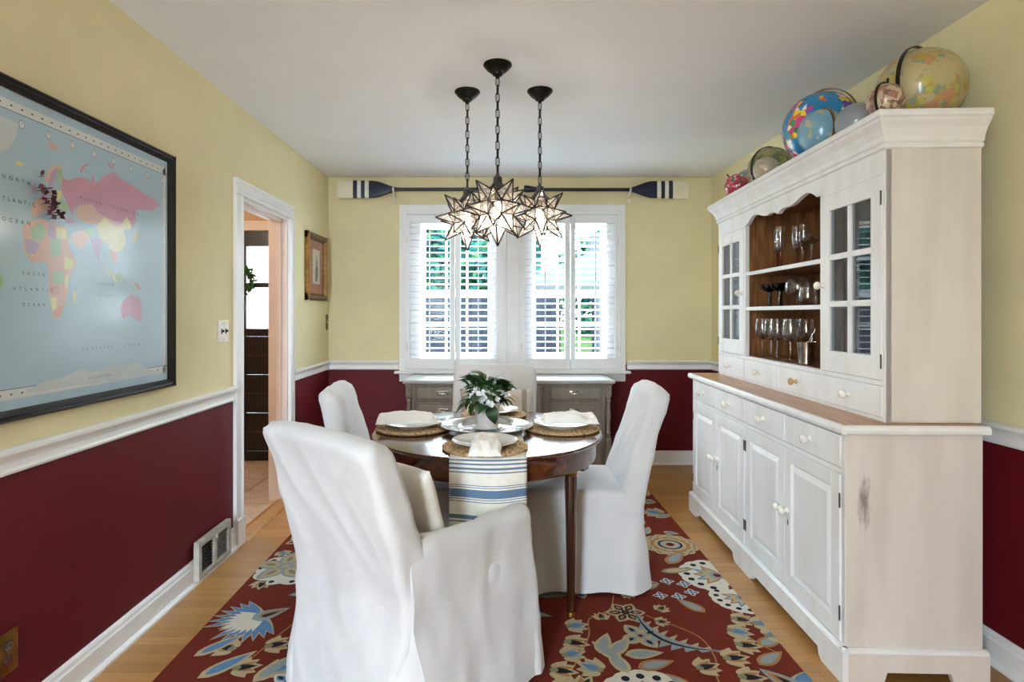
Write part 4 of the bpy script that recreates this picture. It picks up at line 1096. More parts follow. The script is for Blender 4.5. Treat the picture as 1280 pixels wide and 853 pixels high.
for x0, x1 in ((-.70, -.655), (.822, .867)):
    cx = sx((x0 + x1) / 2)
    p = obj('corner_post', nb().box(cx - .0225, cx + .0225, .0, .05, .655, .735, .003).box(cx - .0225, cx + .0225, .0, .05, .10, .33, .003), 'grey_paint', sb)
    obj('turned_column', nb().lathe([(.022, .33), (.022, .345), (.014, .352), (.020, .362), (.020, .372), (.013, .382), (.017, .44), (.021, .50), (.017, .56), (.013, .60), (.020, .612), (.020, .622), (.014, .632), (.022, .64), (.022, .655)], 16, (cx, .022, 0)), 'grey_paint', p, smooth=True)
    obj('rosette', nb().lathe([(0, 0), (.015, 0), (.014, .004), (.008, .003), (.006, .007), (0, .008)], 14), 'grey_paint', p, (cx, .0, .695), (R(90), 0, 0))
def drawer_front(x0, x1, z0, z1, pull=True):
    b = nb(); rings = []
    for off, yy in ((0, .03), (0, .014), (.006, .010), (.012, .014), (.020, .006), (.026, .006)):
        rings.append([b.bm.verts.new(q) for q in ((sx(x0) + off, yy, z0 + off), (sx(x1) - off, yy, z0 + off), (sx(x1) - off, yy, z1 - off), (sx(x0) + off, yy, z1 - off))])
    b.skin(rings); b.bm.faces.new(rings[-1]); b.bm.faces.new(rings[0])
    d = obj('drawer', b, 'grey_paint', sb)
    if pull:
        cx, cz = sx((x0 + x1) / 2), (z0 + z1) / 2
        p = nb(); rings = []
        for i in range(9):
            a = math.pi * i / 16
            rings.append([p.bm.verts.new((cx + .040 * math.cos(t) * math.cos(a), .004 - .024 * math.sin(a), cz - .004 + .022 * math.sin(t) * math.cos(a))) for t in [math.pi * j / 14 for j in range(15)]])
        p.skin(rings, closed=False)
        p.box(cx - .046, cx + .046, .0035, .0065, cz - .012, cz + .020, .001)
        obj('cup_pull', p, 'pewter', d, smooth=True)
for x0, x1 in ((-.630, -.205), (.388, .800)):
    for z0, z1 in ((.612, .733), (.472, .600), (.328, .460), (.106, .316)): drawer_front(x0, x1, z0, z1)
drawer_front(-.173, .351, .106, .733, False)
for x0, x1 in ((-.70, -.63), (.80, .867)): obj('foot', nb().box(sx(x0), sx(x1), .0, .07, 0, .1, .006), 'grey_paint', sb)
obj('foot', nb().box(sx(-.70), sx(-.63), SBK - .07, SBK, 0, .07, .006).box(sx(.80), sx(.867), SBK - .07, SBK, 0, .07, .006), 'grey_paint', sb)
obj('base_rail', nb().box(sx(-.63), sx(.80), .012, .03, .06, .1, .003), 'grey_paint', sb)
# ================================================================= RUG
RC = ['rug_red', 'rug_cream', 'rug_blue', 'rug_navy', 'rug_grey', 'rug_tan', 'rug_white', 'rug_olive', 'rug_rust']
for k, c in zip(RC, ['#6f2d22', '#b8a583', '#5f83ab', '#26262f', '#8f9a9c', '#a5794f', '#d6d0c2', '#87856a', '#6b251f']):
    pm(k, c, None, 60, 1.0, 0.35, 260, spec=0.1)
RX0, RX1, RY0, RY1 = -1.19, 1.085, 1.30, 4.38
rug = nb(); RZ = .0125
rug.box(RX0, RX1, RY0, RY1, .0005, RZ, .004)
LAY = [0]; CNT = [0]; CEN = []
def rz_(): 
    LAY[0] += 1
    return RZ + .0004 + (LAY[0] % 40) * .00003
def inside(p): return RX0 + .002 < p[0] < RX1 - .002 and RY0 + .002 < p[1] < RY1 - .002
def poly(pts, c, z):
    # clip to the rug rectangle (Sutherland-Hodgman)
    for ax, lim, sg in ((0, RX0 + .003, 1), (0, RX1 - .003, -1), (1, RY0 + .003, 1), (1, RY1 - .003, -1)):
        out = []
        for i in range(len(pts)):
            a, b = pts[i - 1], pts[i]
            ia, ib = (a[ax] - lim) * sg >= 0, (b[ax] - lim) * sg >= 0
            if ia != ib:
                t = (lim - a[ax]) / (b[ax] - a[ax]); out.append((a[0] + t * (b[0] - a[0]), a[1] + t * (b[1] - a[1])))
            if ib: out.append(b)
        pts = out
        if len(pts) < 3: return
    CNT[0] += 1
    rug.face([(p[0], p[1], z + (CNT[0] % 500) * 4e-6) for p in pts], RC.index('rug_' + c))
def disc(x, y, r, c, z, n=18, lob=0, amp=0.0, ph=0.0):
    n = max(n, lob * 6)
    poly([(x + r * (1 + amp * abs(math.cos(lob * (2 * math.pi * i / n) / 2 + ph))) * math.cos(2 * math.pi * i / n), y + r * (1 + amp * abs(math.cos(lob * (2 * math.pi * i / n) / 2 + ph))) * math.sin(2 * math.pi * i / n)) for i in range(n)], c, z)
def petal(x, y, a, l, w, c, z, fat=.55, curve=0.0):
    ca, sa = math.cos(a), math.sin(a); pts = []
    for sgn in (1, -1):
        rng = range(0, 9) if sgn == 1 else range(7, 0, -1)
        for i in rng:
            t = i / 8
            ww = w * (math.sin(math.pi * t ** fat)) ** .9 if 0 < t < 1 else 0
            u, v = t * l, sgn * ww + curve * l * math.sin(math.pi * t) 
            pts.append((x + u * ca - v * sa, y + u * sa + v * ca))
    poly(pts, c, z)
def leaf(x, y, a, l, w, cols=('cream', 'grey'), curve=0.0, fat=.7):
    CEN.append((x, y, .6 * l))
    z = rz_()
    petal(x, y, a, l, w, cols[0], z, fat, curve); petal(x + .12 * l * math.cos(a), y + .12 * l * math.sin(a), a, l * .76, w * .62, cols[1], z + .0002, fat, curve)
    if len(cols) > 2: petal(x + .25 * l * math.cos(a), y + .25 * l * math.sin(a), a, l * .5, w * .22, cols[2], z + .0004, fat, curve)
def bud(x, y, a, s, blue=False):
    CEN.append((x, y, s))
    z = rz_()
    for k in range(-2, 3): petal(x, y, a + k * .5, s * (1 - .08 * abs(k)), s * .30, 'cream', z)
    for k in range(-1, 2): petal(x, y, a + k * .42, s * .78, s * .17, 'tan' if not blue else 'grey', z + .0002)
    petal(x, y, a, s * .8, s * .18, 'blue' if blue else 'navy', z + .0004)
    disc(x, y, s * .18, 'olive', z + .0005, 8)
def flower(x, y, r, n=5, cols=('cream', 'tan', 'navy'), ph=0.0):
    CEN.append((x, y, r))
    z = rz_()
    for k in range(n):
        a = ph + 2 * math.pi * k / n
        petal(x, y, a, r, r * .36, cols[0], z, .9); petal(x + r * .2 * math.cos(a), y + r * .2 * math.sin(a), a, r * .65, r * .20, cols[1], z + .0002, .9)
        petal(x + r * .35 * math.cos(a), y + r * .35 * math.sin(a), a, r * .38, r * .09, cols[2], z + .0004, .9)
    disc(x, y, r * .22, cols[1], z + .0005, 10); disc(x, y, r * .11, 'rust', z + .0007, 8)
def rosette(x, y, r):
    CEN.append((x, y, r))
    z = rz_()
    for k, (rr, c, lob) in enumerate(((1, 'cream', 14), (.9, 'olive', 14), (.84, 'cream', 12), (.72, 'tan', 12), (.58, 'cream', 10), (.44, 'navy', 0), (.36, 'grey', 0), (.28, 'cream', 0), (.16, 'rust', 4), (.07, 'navy', 0))):
        disc(x, y, r * rr * (.92 if lob else 1), c, z + k * .00015, 28, lob, .10 if lob else 0)
def scallop_flower(x, y, r, a0):
    CEN.append((x, y, r))
    z = rz_()
    for k in range(-3, 4):
        a = a0 + k * .42; cx, cy_ = x + r * .62 * math.cos(a), y + r * .62 * math.sin(a)
        disc(cx, cy_, r * .34, 'white', z, 14)
        disc(x + r * .74 * math.cos(a), y + r * .74 * math.sin(a), r * .085, 'navy', z + .0004, 10)
    disc(x, y, r * .55, 'white', z, 18)
    for k in range(-2, 3): petal(x, y, a0 + k * .5, r * .62, r * .15, 'blue' if k % 2 else 'tan', z + .0005); petal(x, y, a0 + k * .5, r * .52, r * .10, 'cream', z + .0007)
    disc(x, y, r * .2, 'grey', z + .0009, 12); disc(x, y, r * .1, 'rust', z + .001, 10)
def feather(x, y, a, l):
    CEN.append((x, y, .75 * l))
    """big plume: blue outer petals edged cream, white inner petals, dark heart"""
    z = rz_()
    for k in range(7):
        for s in (-1, 1):
            b = a + math.pi + s * (.28 + .22 * k); L_ = l * (.62 - .02 * k)
            petal(x, y, b, L_ * 1.08, l * .085, 'cream', z); petal(x + .1 * l * math.cos(b), y + .1 * l * math.sin(b), b, L_ * .84, l * .055, 'blue', z + .0002)
    for k in range(6):
        for s in (-1, 1):
            b = a + math.pi + s * (.05 + .2 * k); petal(x, y, b, l * (.50 - .03 * k), l * .06, 'white', z + .0004)
    petal(x - .1 * l * math.cos(a), y - .1 * l * math.sin(a), a, l * .5, l * .13, 'grey', z + .0006); petal(x, y, a, l * .34, l * .07, 'tan', z + .0008); petal(x + .02 * l, y, a, l * .24, l * .035, 'navy', z + .001)
def crescent(x, y, a, l):
    CEN.append((x, y, .6 * l))
    z = rz_(); ca, sa = math.cos(a), math.sin(a)
    tr = lambda u, v: (x + u * ca - v * sa, y + u * sa + v * ca)
    pts = [tr(l * t / 10, l * .28 * math.sin(math.pi * t / 10)) for t in range(11)]
    lo = [tr(l * t / 20, l * (.28 * math.sin(math.pi * t / 20) - .17 * math.sin(math.pi * t / 20) * (1.0 if t % 2 else .45))) for t in range(19, 0, -1)]
    for i in range(10):
        q = [pts[i], pts[i + 1]]; t0, t1 = 2 * i, 2 * i + 2
        f = lambda t, k: tr(l * t / 20, l * (.28 * math.sin(math.pi * t / 20) - k * math.sin(math.pi * t / 20)))
        poly([f(t0, .0), f(t1, .0), f(t1 - 1, .20), ], 'cream', z)
        poly([f(t0, .0), f(t1, .0), f(t1, .09), f(t0, .09)], 'grey', z + .0002)
        poly([f(t0, .0), f(t1, .0), f(t1, .035), f(t0, .035)], 'navy', z + .0004)
        poly([f(t0, .0), f(t1, .0), f(t1 - 1, -.12)], 'grey', z)
def vine(pts, w=.006):
    z = RZ + .0002
    P = [pts[0]] + list(pts) + [pts[-1]]; sm = []
    for i in range(1, len(P) - 2):
        for k in range(6):
            t = k / 6; sm.append(tuple(.5 * (2 * P[i][c] + (P[i + 1][c] - P[i - 1][c]) * t + (2 * P[i - 1][c] - 5 * P[i][c] + 4 * P[i + 1][c] - P[i + 2][c]) * t * t + (3 * P[i][c] - P[i - 1][c] - 3 * P[i + 1][c] + P[i + 2][c]) * t ** 3) for c in (0, 1)))
    pts = sm + [pts[-1]]
    for (x0, y0), (x1, y1) in zip(pts[:-1], pts[1:]):
        dx, dy = x1 - x0, y1 - y0; L_ = math.hypot(dx, dy) or 1; nx, ny = -dy / L_ * w / 2, dx / L_ * w / 2
        poly([(x0 + nx, y0 + ny), (x1 + nx, y1 + ny), (x1 - nx, y1 - ny), (x0 - nx, y0 - ny)], 'tan', z)
def motif_half(mir, oy=0.0, sy=1):
    cx = (RX0 + RX1) / 2
    def X(x): return x if not mir else 2 * cx - x
    def Y(y): return oy + sy * y
    def A(a):
        if mir: a = math.pi - a
        return a if sy == 1 else -a
    rosette(X(.945), Y(3.20), .15)
    scallop_flower(X(1.06), Y(2.82), .19, A(math.pi * .95)); scallop_flower(X(1.09), Y(2.60), .15, A(math.pi * 1.2))
    bud(X(1.03), Y(3.70), A(2.6), .13, True); leaf(X(.98), Y(3.62), A(.5), .16, .03); rosette(X(.98), Y(4.16), .12)
    for p in ((.72, 2.74), (.80, 2.76), (.87, 2.73), (.73, 2.62), (.81, 2.61), (.88, 2.65)): flower(X(p[0]), Y(p[1]), .036, 4, ('white', 'blue', 'navy'))
    flower(X(.541), Y(2.47), .085, 6, ('cream', 'navy', 'tan')); flower(X(.56), Y(2.29), .095, 4, ('cream', 'grey', 'navy'), .5)
    crescent(X(.86), Y(2.18), A(2.3), .42)
    leaf(X(.86), Y(2.95), A(.9), .20, .04, ('tan', 'grey')); leaf(X(.80), Y(2.86), A(.2), .18, .03, ('olive', 'cream')); leaf(X(.66), Y(3.0), A(2.2), .18, .03)
    for x, y, a, s, bl in ((.29, 2.36, .2, .085, True), (.27, 2.25, -.3, .09, False), (.25, 2.16, .3, .085, True), (.20, 2.07, -.2, .09, False), (.36, 2.07, 2.6, .09, True), (.20, 1.97, .1, .09, True), (.28, 1.96, 1.0, .09, False),
                           (.98, 2.42, -.3, .085, False), (.93, 2.33, -.4, .09, True), (.92, 2.23, -.2, .09, False), (.84, 2.14, .1, .09, False), (.72, 2.08, .3, .085, False), (.85, 2.03, -.1, .09, False), (1.05, 2.38, 0, .09, True), (1.06, 2.29, .2, .09, True)):
        bud(X(x), Y(y), A(a), s, bl)
    for x, y, a in ((.38, 2.17, 1.2), (.42, 2.16, .9), (.45, 2.13, 2.2), (.47, 2.16, .1), (.46, 2.05, 1.9), (.50, 2.08, .3), (.55, 2.04, -.5), (.99, 2.22, .5), (.94, 2.10, .6), (.88, 2.47, 2.2), (.70, 2.0, -.9)):
        leaf(X(x), Y(y), A(a), .15, .032, ('cream', 'grey') if x < .5 else ('tan', 'grey'))
    scallop_flower(X(.50), Y(1.90), .18, A(1.6)); feather(X(1.0), Y(1.98), A(2.2), .30)
    leaf(X(.15), Y(2.62), A(.15), .26, .035, ('olive', 'grey')); leaf(X(.02), Y(2.50), A(-.3), .22, .035, ('grey', 'cream'))
    vine([(X(.52), Y(2.62)), (X(.48), Y(2.5)), (X(.38), Y(2.42)), (X(.36), Y(2.3)), (X(.30), Y(2.15)), (X(.24), Y(2.02)), (X(.22), Y(1.9))])
    vine([(X(.62), Y(2.45)), (X(.78), Y(2.3)), (X(.80), Y(2.15)), (X(.76), Y(2.0)), (X(.82), Y(1.85))]); vine([(X(1.0), Y(2.5)), (X(.98), Y(2.3)), (X(1.04), Y(2.18))])
    for y in (3.35, 3.48, 3.85, 3.98): flower(X(.74), Y(y), .06, 5, ('cream', 'tan', 'navy')); leaf(X(.84), Y(y), A(1.1), .13, .028)
    rosette(X(.36), Y(3.6), .14); flower(X(.30), Y(3.2), .09, 6); feather(X(.45), Y(3.0), A(1.0), .28); bud(X(.55), Y(3.8), A(.8), .1, True); flower(X(.2), Y(4.1), .09, 5); bud(X(.6), Y(4.2), A(2), .1)
motif_half(False)
def left_side():
    z = rz_()
    # cream-petalled flower on a dotted white ground, then the blue plume
    x, y = -1.06, 2.92
    disc(x + .04, y - .02, .165, 'white', z, 40, 10, .12)
    for k in range(10): disc(x + .04 + .155 * math.cos(k * .63), y - .02 + .155 * math.sin(k * .63), .014, 'navy', z + .0003, 8)
    for k in range(5):
        a = .4 + k * 1.2566; petal(x, y, a, .17, .050, 'grey', z + .0005, .9); petal(x + .02 * math.cos(a), y + .02 * math.sin(a), a, .13, .035, 'cream', z + .0007, .9); petal(x + .05 * math.cos(a), y + .05 * math.sin(a), a, .07, .014, 'olive', z + .0009, .9)
    disc(x, y, .04, 'grey', z + .0011, 12); disc(x, y, .02, 'cream', z + .0012, 10)
    feather(-.99, 2.43, R(38), .32)
    leaf(-.94, 2.62, R(15), .24, .024, ('grey', 'cream'))
    for px, py, a, bl in ((-1.0, 2.20, 2.8, False), (-.87, 2.22, .3, False), (-.93, 2.08, .2, False), (-.80, 2.06, 0.6, True), (-.72, 2.18, 1.6, False), (-.80, 2.4, 1.3, True), (-.74, 2.55, 1.2, False)): bud(px, py, a, .09, bl)
    leaf(-1.12, 2.15, R(50), .2, .03, ('cream', 'blue')); leaf(-1.04, 2.02, R(50), .22, .035, ('cream', 'blue')); leaf(-.84, 2.0, R(60), .2, .035); flower(-.72, 2.0, .07, 5, ('white', 'blue', 'navy'))
    leaf(-.80, 2.75, R(70), .15, .03); flower(-1.1, 3.25, .08); rosette(-1.02, 3.6, .13); scallop_flower(-1.12, 4.0, .17, 0); flower(-.7, 3.2, .09); bud(-.8, 3.9, .4, .1, True); feather(-.6, 3.6, R(80), .28)
    scallop_flower(-.45, 2.3, .17, 1.4); flower(-.3, 2.65, .09); flower(-.35, 3.4, .09); rosette(-.5, 4.05, .12); bud(-.3, 3.0, 2, .1); bud(-.45, 1.9, 1, .1, True); flower(-.15, 1.95, .08); leaf(-.2, 2.3, 1, .2, .035)
    vine([(-.9, 2.15), (-.86, 2.3), (-.8, 2.5), (-.8, 2.7)])
left_side()
random.seed(21)
for k in range(26):                                       # nearer end of the rug
    x, y = random.uniform(RX0 + .1, RX1 - .1), random.uniform(RY0 + .08, 1.82)
    (rosette if k % 6 == 0 else flower if k % 3 == 0 else lambda a, b, s: bud(a, b, random.uniform(0, 6), s))(x, y, .09)
random.seed(33)
for k in range(1600):                                     # small filler sprigs between the large motifs
    x, y = random.uniform(RX0 + .04, RX1 - .04), random.uniform(1.85, RY1 - .05)
    s_ = random.choice((.045, .055, .065))
    if min(math.hypot(x - c[0], y - c[1]) - c[2] for c in CEN) < s_ * .75: continue
    q = random.random()
    if q < .45: bud(x, y, random.uniform(0, 6.3), s_ * 1.25, random.random() < .4)
    elif q < .8: leaf(x, y, random.uniform(0, 6.3), s_ * 2.0, .024, random.choice((('cream', 'grey'), ('tan', 'grey'), ('olive', 'cream'), ('cream', 'blue'))))
    else: flower(x, y, s_, random.choice((4, 5, 6)), random.choice((('cream', 'tan', 'navy'), ('white', 'blue', 'navy'), ('cream', 'grey', 'rust'))))
ro = tag(obj('area_rug', rug, RC), 'brick red rug with cream and blue woven flowers under the dining table', 'rug')

# ================================================================= CHAIRS
def rrect(hw, hl, r, n):
    """n points round a rounded rectangle: (x, y, outward nx, ny, signed arc distance to the nearest corner)"""
    segs = []; a, b = hw - r, hl - r
    per = 4 * (a + b) + 2 * math.pi * r
    out = []
    for i in range(n):
        s = per * i / n
        parts = [(2 * b, 'e'), (math.pi * r / 2, 'ne'), (2 * a, 'n'), (math.pi * r / 2, 'nw'), (2 * b, 'w'), (math.pi * r / 2, 'sw'), (2 * a, 's'), (math.pi * r / 2, 'se')]
        for L_, k in parts:
            if s <= L_ + 1e-9: break
            s -= L_
        if k == 'e': p = (hw, -b + s, 1, 0)
        elif k == 'n': p = (a - s, hl, 0, 1)
        elif k == 'w': p = (-hw, b - s, -1, 0)
        elif k == 's': p = (-a + s, -hl, 0, -1)
        else:
            o = {'ne': (a, b, 0), 'nw': (-a, b, math.pi / 2), 'sw': (-a, -b, math.pi), 'se': (a, -b, 1.5 * math.pi)}[k]
            t = o[2] + s / r if r else o[2]
            p = (o[0] + r * math.cos(t), o[1] + r * math.sin(t), math.cos(t), math.sin(t))
        # distance along the wall to the closest corner
        dc = min(abs(abs(p[0]) - hw) + abs(abs(p[1]) - hl), 9)
        out.append(p + (dc,))
    return out
def flare_at(z, h, flare): return flare * max(0, 1 - z / h) ** 1.25
def wrinkle(x, y, z, seed, amp=1.0):
    q = Vector((x * 2.4 + seed, y * 2.4, z * 1.6 - seed))
    r = noise.noise(q * 3.0); d = noise.noise(Vector((x * 7 + z * 4 + seed, y * 7, z * 3)))
    e = noise.noise(Vector((x * 13 - z * 9 + seed, y * 13 + z * 5, z * 6)))
    return amp * (.007 * r - .012 * (abs(d) - .25) - .005 * (abs(e) - .25))
def skirt(w, l, h, flare, seed, n=208, rows=28, pleat=.035):
    """seat and skirt of a slipcover: kick pleats open at the four corners"""
    b = nb(); rings = []
    pts = rrect(w / 2, l / 2, .030, n)
    for j in range(rows + 1):
        u = j / rows; z = .016 + (h - .016) * u
        t = 1 - u
        ring = []
        for i, (x, y, nx, ny, dc) in enumerate(pts):
            o = flare_at(z, h, flare)
            k = max(0, min(1, (t - .18) / .6))
            o += k * (-pleat * math.exp(-(dc / .016) ** 2) + pleat * .55 * math.exp(-((dc - .05) / .03) ** 2))
            o += .012 * t * noise.noise(Vector((x * 5, y * 5, seed + z * .7))) + wrinkle(x, y, z, seed)
            if u > .9: o -= .012 * ((u - .9) / .1) ** 2
            ring.append(b.bm.verts.new((x + nx * o, y + ny * o, z + (.004 * math.sin(i * .3 + seed) if j == 0 else 0))))
        rings.append(ring)
    for k in range(1, 9):                       # padded seat top
        s = 1 - k / 8 * .98
        rings.append([b.bm.verts.new((x * s, y * s, h + .022 * math.sin(math.pi / 2 * k / 8) + .006 * noise.noise(Vector((x * s * 5, y * s * 5, seed))))) for x, y, *_ in pts])
    b.skin(rings); b.bm.faces.new(rings[-1])
    return b
def backrest(w, l, h, top, flare, lean, th0, th1, seed, n=120, rows=44, gap=.05):
    """one padded panel from the hem of the back skirt up over the leaning backrest"""
    b = nb(); rings = []; z0 = .018
    for j in range(rows + 1):
        u = j / rows; z = z0 + (top - z0) * u
        v = max(0, (z - h * .85) / (top - h * .85))
        th = .05 + (th0 - .05) * min(1, z / h) if z < h else th0 + (th1 - th0) * (z - h) / (top - h)
        f = flare_at(z, h, flare)
        rear = -l / 2 - .007 - f - lean * v ** 1.2
        tp = max(0, (z - (top - .045)) / .045)
        sh = 1 - math.sqrt(max(0, 1 - tp * tp)) if tp > 0 else 0
        g = gap * max(0, min(1, (h * .8 - z) / (h * .8)))
        hw = w / 2 - .004 + f * .8 - g - .028 * sh; ht = max(.004, th / 2 - min(.04, th / 2 - .006) * sh)
        cy_ = rear + th / 2
        ring = []
        for x, y, nx, ny, dc in rrect(hw, ht, min(.030, ht * .9), n):
            crown = .012 * (1 - (x / (w / 2)) ** 2) * v * (1 if y > 0 else .5) if abs(ny) > .5 else 0
            o = wrinkle(x, y, z, seed, 1.2) + .010 * max(0, 1 - z / h) * noise.noise(Vector((x * 6, seed, z)))
            ring.append(b.bm.verts.new((x + nx * o, cy_ + y + ny * (o + crown), z - .018 * (abs(x) / (w / 2)) ** 4 * u)))
        rings.append(ring)
    b.skin(rings); b.bm.faces.new(rings[-1]); b.bm.faces.new(rings[0][::-1])
    return b
def side_chair(label, x, y, rz, w=.48, l=.54, top=.955, seed=1.0, lean=.10):
    t = thing('dining_chair', label, 'chair', (x, y, .0133), rz, 'white slipcovered dining chairs')
    obj('seat', skirt(w, l, .46, .03, seed), 'slipcover', t, smooth=True, angle=180)
    obj('backrest', backrest(w, l, .46, top - .0133, .03, lean, .115, .085, seed), 'slipcover', t, smooth=True, angle=180)
    return t
side_chair('white slipcovered chair tucked in on the doorway side of the table', -.445, 2.87, -R(90) + R(5), top=.94, seed=1.3, lean=.11)
side_chair('white slipcovered chair tucked in on the hutch side of the table', .395, 2.88, R(90) - R(2), top=.94, seed=4.1, lean=.13)
side_chair('white slipcovered chair in front of the grey sideboard', -.02, 3.405, R(180), w=.525, l=.45, top=.965, seed=7.7, lean=.06)
# near armchair
ac = thing('dining_armchair', 'white slipcovered armchair with kick pleats, its back to the room', 'armchair', (-.285, 2.085, .0133), -R(41), 'white slipcovered dining chairs')
AW, AL, AH, AF = .60, .585, .45, .065
obj('seat', skirt(AW, AL, AH, AF - .012, 2.4, pleat=.03), 'slipcover', ac, smooth=True, angle=180)
obj('backrest', backrest(AW + .005, AL, AH, .915, AF, .15, .13, .10, 2.9, n=150, rows=52, gap=.11), 'slipcover', ac, smooth=True, angle=180)
def arm(sg):
    """arm and side panel down to the hem"""
    b = nb(); rings = []; NY = 34
    for j in range(NY + 1):
        u = j / NY
        zt = .612 - .028 * u - .014 * math.sin(u * math.pi)
        endr = .035 * (1 - math.sqrt(max(0, 1 - max(0, (u - .92) / .08) ** 2)))
        zt -= endr
        prof = []
        for k in range(19):
            z = .018 + (zt - .048 - .018) * k / 18
            prof.append((AW / 2 + .006 + flare_at(z, AH, AF) - endr * .6, z))
        for k in range(1, 10):
            a = math.pi * k / 10; prof.append((AW / 2 + .006 - .048 + .048 * math.cos(a) - endr * .6 * math.cos(a), zt - .048 + .048 * math.sin(a)))
        for k in range(6):
            z = zt - .048 - (zt - .048 - .42) * k / 5; prof.append((AW / 2 + .006 - .096, z))
        ring = []
        for x, z in prof:
            f = flare_at(z, AH, AF); g = .11 * max(0, min(1, (AH * .8 - z) / (AH * .8)))
            y0, y1 = -AL / 2 - f * .9 + g + .008, AL / 2 + f * .9 - g * .6
            yy = y0 + (y1 - y0) * u
            o = wrinkle(x * sg, yy, z, 6.3, 1.2) + .012 * max(0, 1 - z / AH) * noise.noise(Vector((yy * 6, sg, z)))
            ring.append(b.bm.verts.new((sg * (x + o), yy, z)))
        rings.append(ring)
    b.skin(rings); b.bm.faces.new(rings[0]); b.bm.faces.new(rings[-1])
    return b
for s in (1, -1): obj('arm', arm(s), 'slipcover', ac, smooth=True, angle=60)

def pillow(name, label, loc, rot, w, h, th, mats, bands, group=None, seed=0.0):
    """puffed cushion; bands = list of (x limit 0..1, material index)"""
    b = nb(); n = 28; grid = {}
    for s in (1, -1):
        for i in range(n + 1):
            for j in range(n + 1):
                u, v = i / n * 2 - 1, j / n * 2 - 1
                if s == -1 and (i in (0, n) or j in (0, n)): grid[s, i, j] = grid[1, i, j]; continue
                e = (max(0, 1 - abs(u) ** 2.6) * max(0, 1 - abs(v) ** 2.6)) ** .5
                pin = 1 - .06 * (1 - abs(u)) ** 1 * abs(v) ** 6
                z = s * th / 2 * e + .005 * noise.noise(Vector((u * 2, v * 2, seed + s)))* e
                grid[s, i, j] = b.bm.verts.new((u * w / 2 * (1 - .06 * (1 - abs(v) ** 3)* 0 - .05 * (1 - v * v) * abs(u) ** 8), v * h / 2 * (1 - .05 * (1 - u * u) * abs(v) ** 8), z))
        for i in range(n):
            for j in range(n):
                f = b.bm.faces.new([grid[s, i, j], grid[s, i + 1, j], grid[s, i + 1, j + 1], grid[s, i, j + 1]])
                f.material_index = next(mi for lim, mi in bands if (i + .5) / n <= lim)
    t = obj(name, b, mats, None, loc, rot, smooth=True, angle=180)
    return tag(t, label, 'cushion', group)
pillow('throw_pillow', 'cream and taupe banded cushion on the chair before the sideboard', (-.01, 3.475, .665), (R(80), 0, 0), .43, .33, .12, ['pillow_cream', 'pillow_taupe'], [(.10, 1), (.30, 0), (.36, 1), (.66, 0), (.86, 0), (.93, 1), (1, 0)], seed=3)
ca, sa = math.cos(-R(41)), math.sin(-R(41))
def acw(x, y, z): return (-.285 + x * ca - y * sa, 2.085 + x * sa + y * ca, z)
pillow('throw_pillow', 'cream corded cushion leaning in the slipcovered armchair', acw(.05, -.125, .635), (R(106), 0, -R(41)), .40, .33, .11, ['pillow_cream', 'pillow_taupe'], [(.06, 0), (.075, 1), (.17, 0), (.185, 1), (.815, 0), (.83, 1), (.92, 0), (.94, 1), (1, 0)], seed=5)

# ================================================================= DINING TABLE
TX, TY, RXT, RYT, TZ = -.045, 2.665, .515, .545, .75
tb = thing('dining_table', 'round polished mahogany dining table with brass-collared tapered legs', 'table', (TX, TY, 0))
ky = RYT / RXT
obj('tabletop', nb().lathe([(0, TZ - .022), (RXT - .02, TZ - .022), (RXT - .012, TZ - .018), (RXT - .004, TZ - .014), (RXT, TZ - .007), (RXT - .003, TZ - .001), (RXT - .008, TZ), (RXT * .5, TZ), (0, TZ)], 96, sy=ky), 'mahogany', tb, smooth=True)
obj('apron', nb().lathe([(RXT - .055, TZ - .10), (RXT - .03, TZ - .10), (RXT - .028, TZ - .096), (RXT - .028, TZ - .022), (RXT - .055, TZ - .022), (RXT - .055, TZ - .10)], 96, sy=ky), 'mahogany', tb, smooth=True, angle=50)
for k in range(4):
    a = R((-32, 32, 148, 206)[k])
    lx, ly = .415 * math.cos(a), .415 * math.sin(a)
    bo = Matrix.Translation((lx, ly, 0)) @ Matrix.Rotation(a, 4, 'Z')
    lg = obj('leg', nb().lathe([(.016, .028), (.0165, .045), (.021, .35), (.026, .59), (.0255, .605)], 48, mod=lambda a, z: 1 - .10 * abs(math.sin(a * 6)) if .05 < z < .597 else 1.0, cap0=True, cap1=True), 'mahogany_dark', tb, (lx, ly, 0), smooth=True)
    obj('leg_block', nb().box(-.026, .070, -.026, .026, .632, TZ - .022, .003), 'mahogany', lg, (0, 0, 0), (0, 0, a))
    obj('brass_inset', nb().box(.0695, .0712, -.017, .017, .648, .72, .0), 'old_brass', lg, (0, 0, 0), (0, 0, a))
    obj('brass_collar', nb().lathe([(.0, .603), (.027, .603), (.030, .608), (.027, .613), (.029, .622), (.031, .628), (.027, .634), (0, .634)], 28), 'brass', lg, smooth=True)
    obj('brass_foot', nb().lathe([(0, .0133), (.015, .0133), (.019, .017), (.018, .024), (.0165, .032), (0, .033)], 24), 'brass', lg, smooth=True)

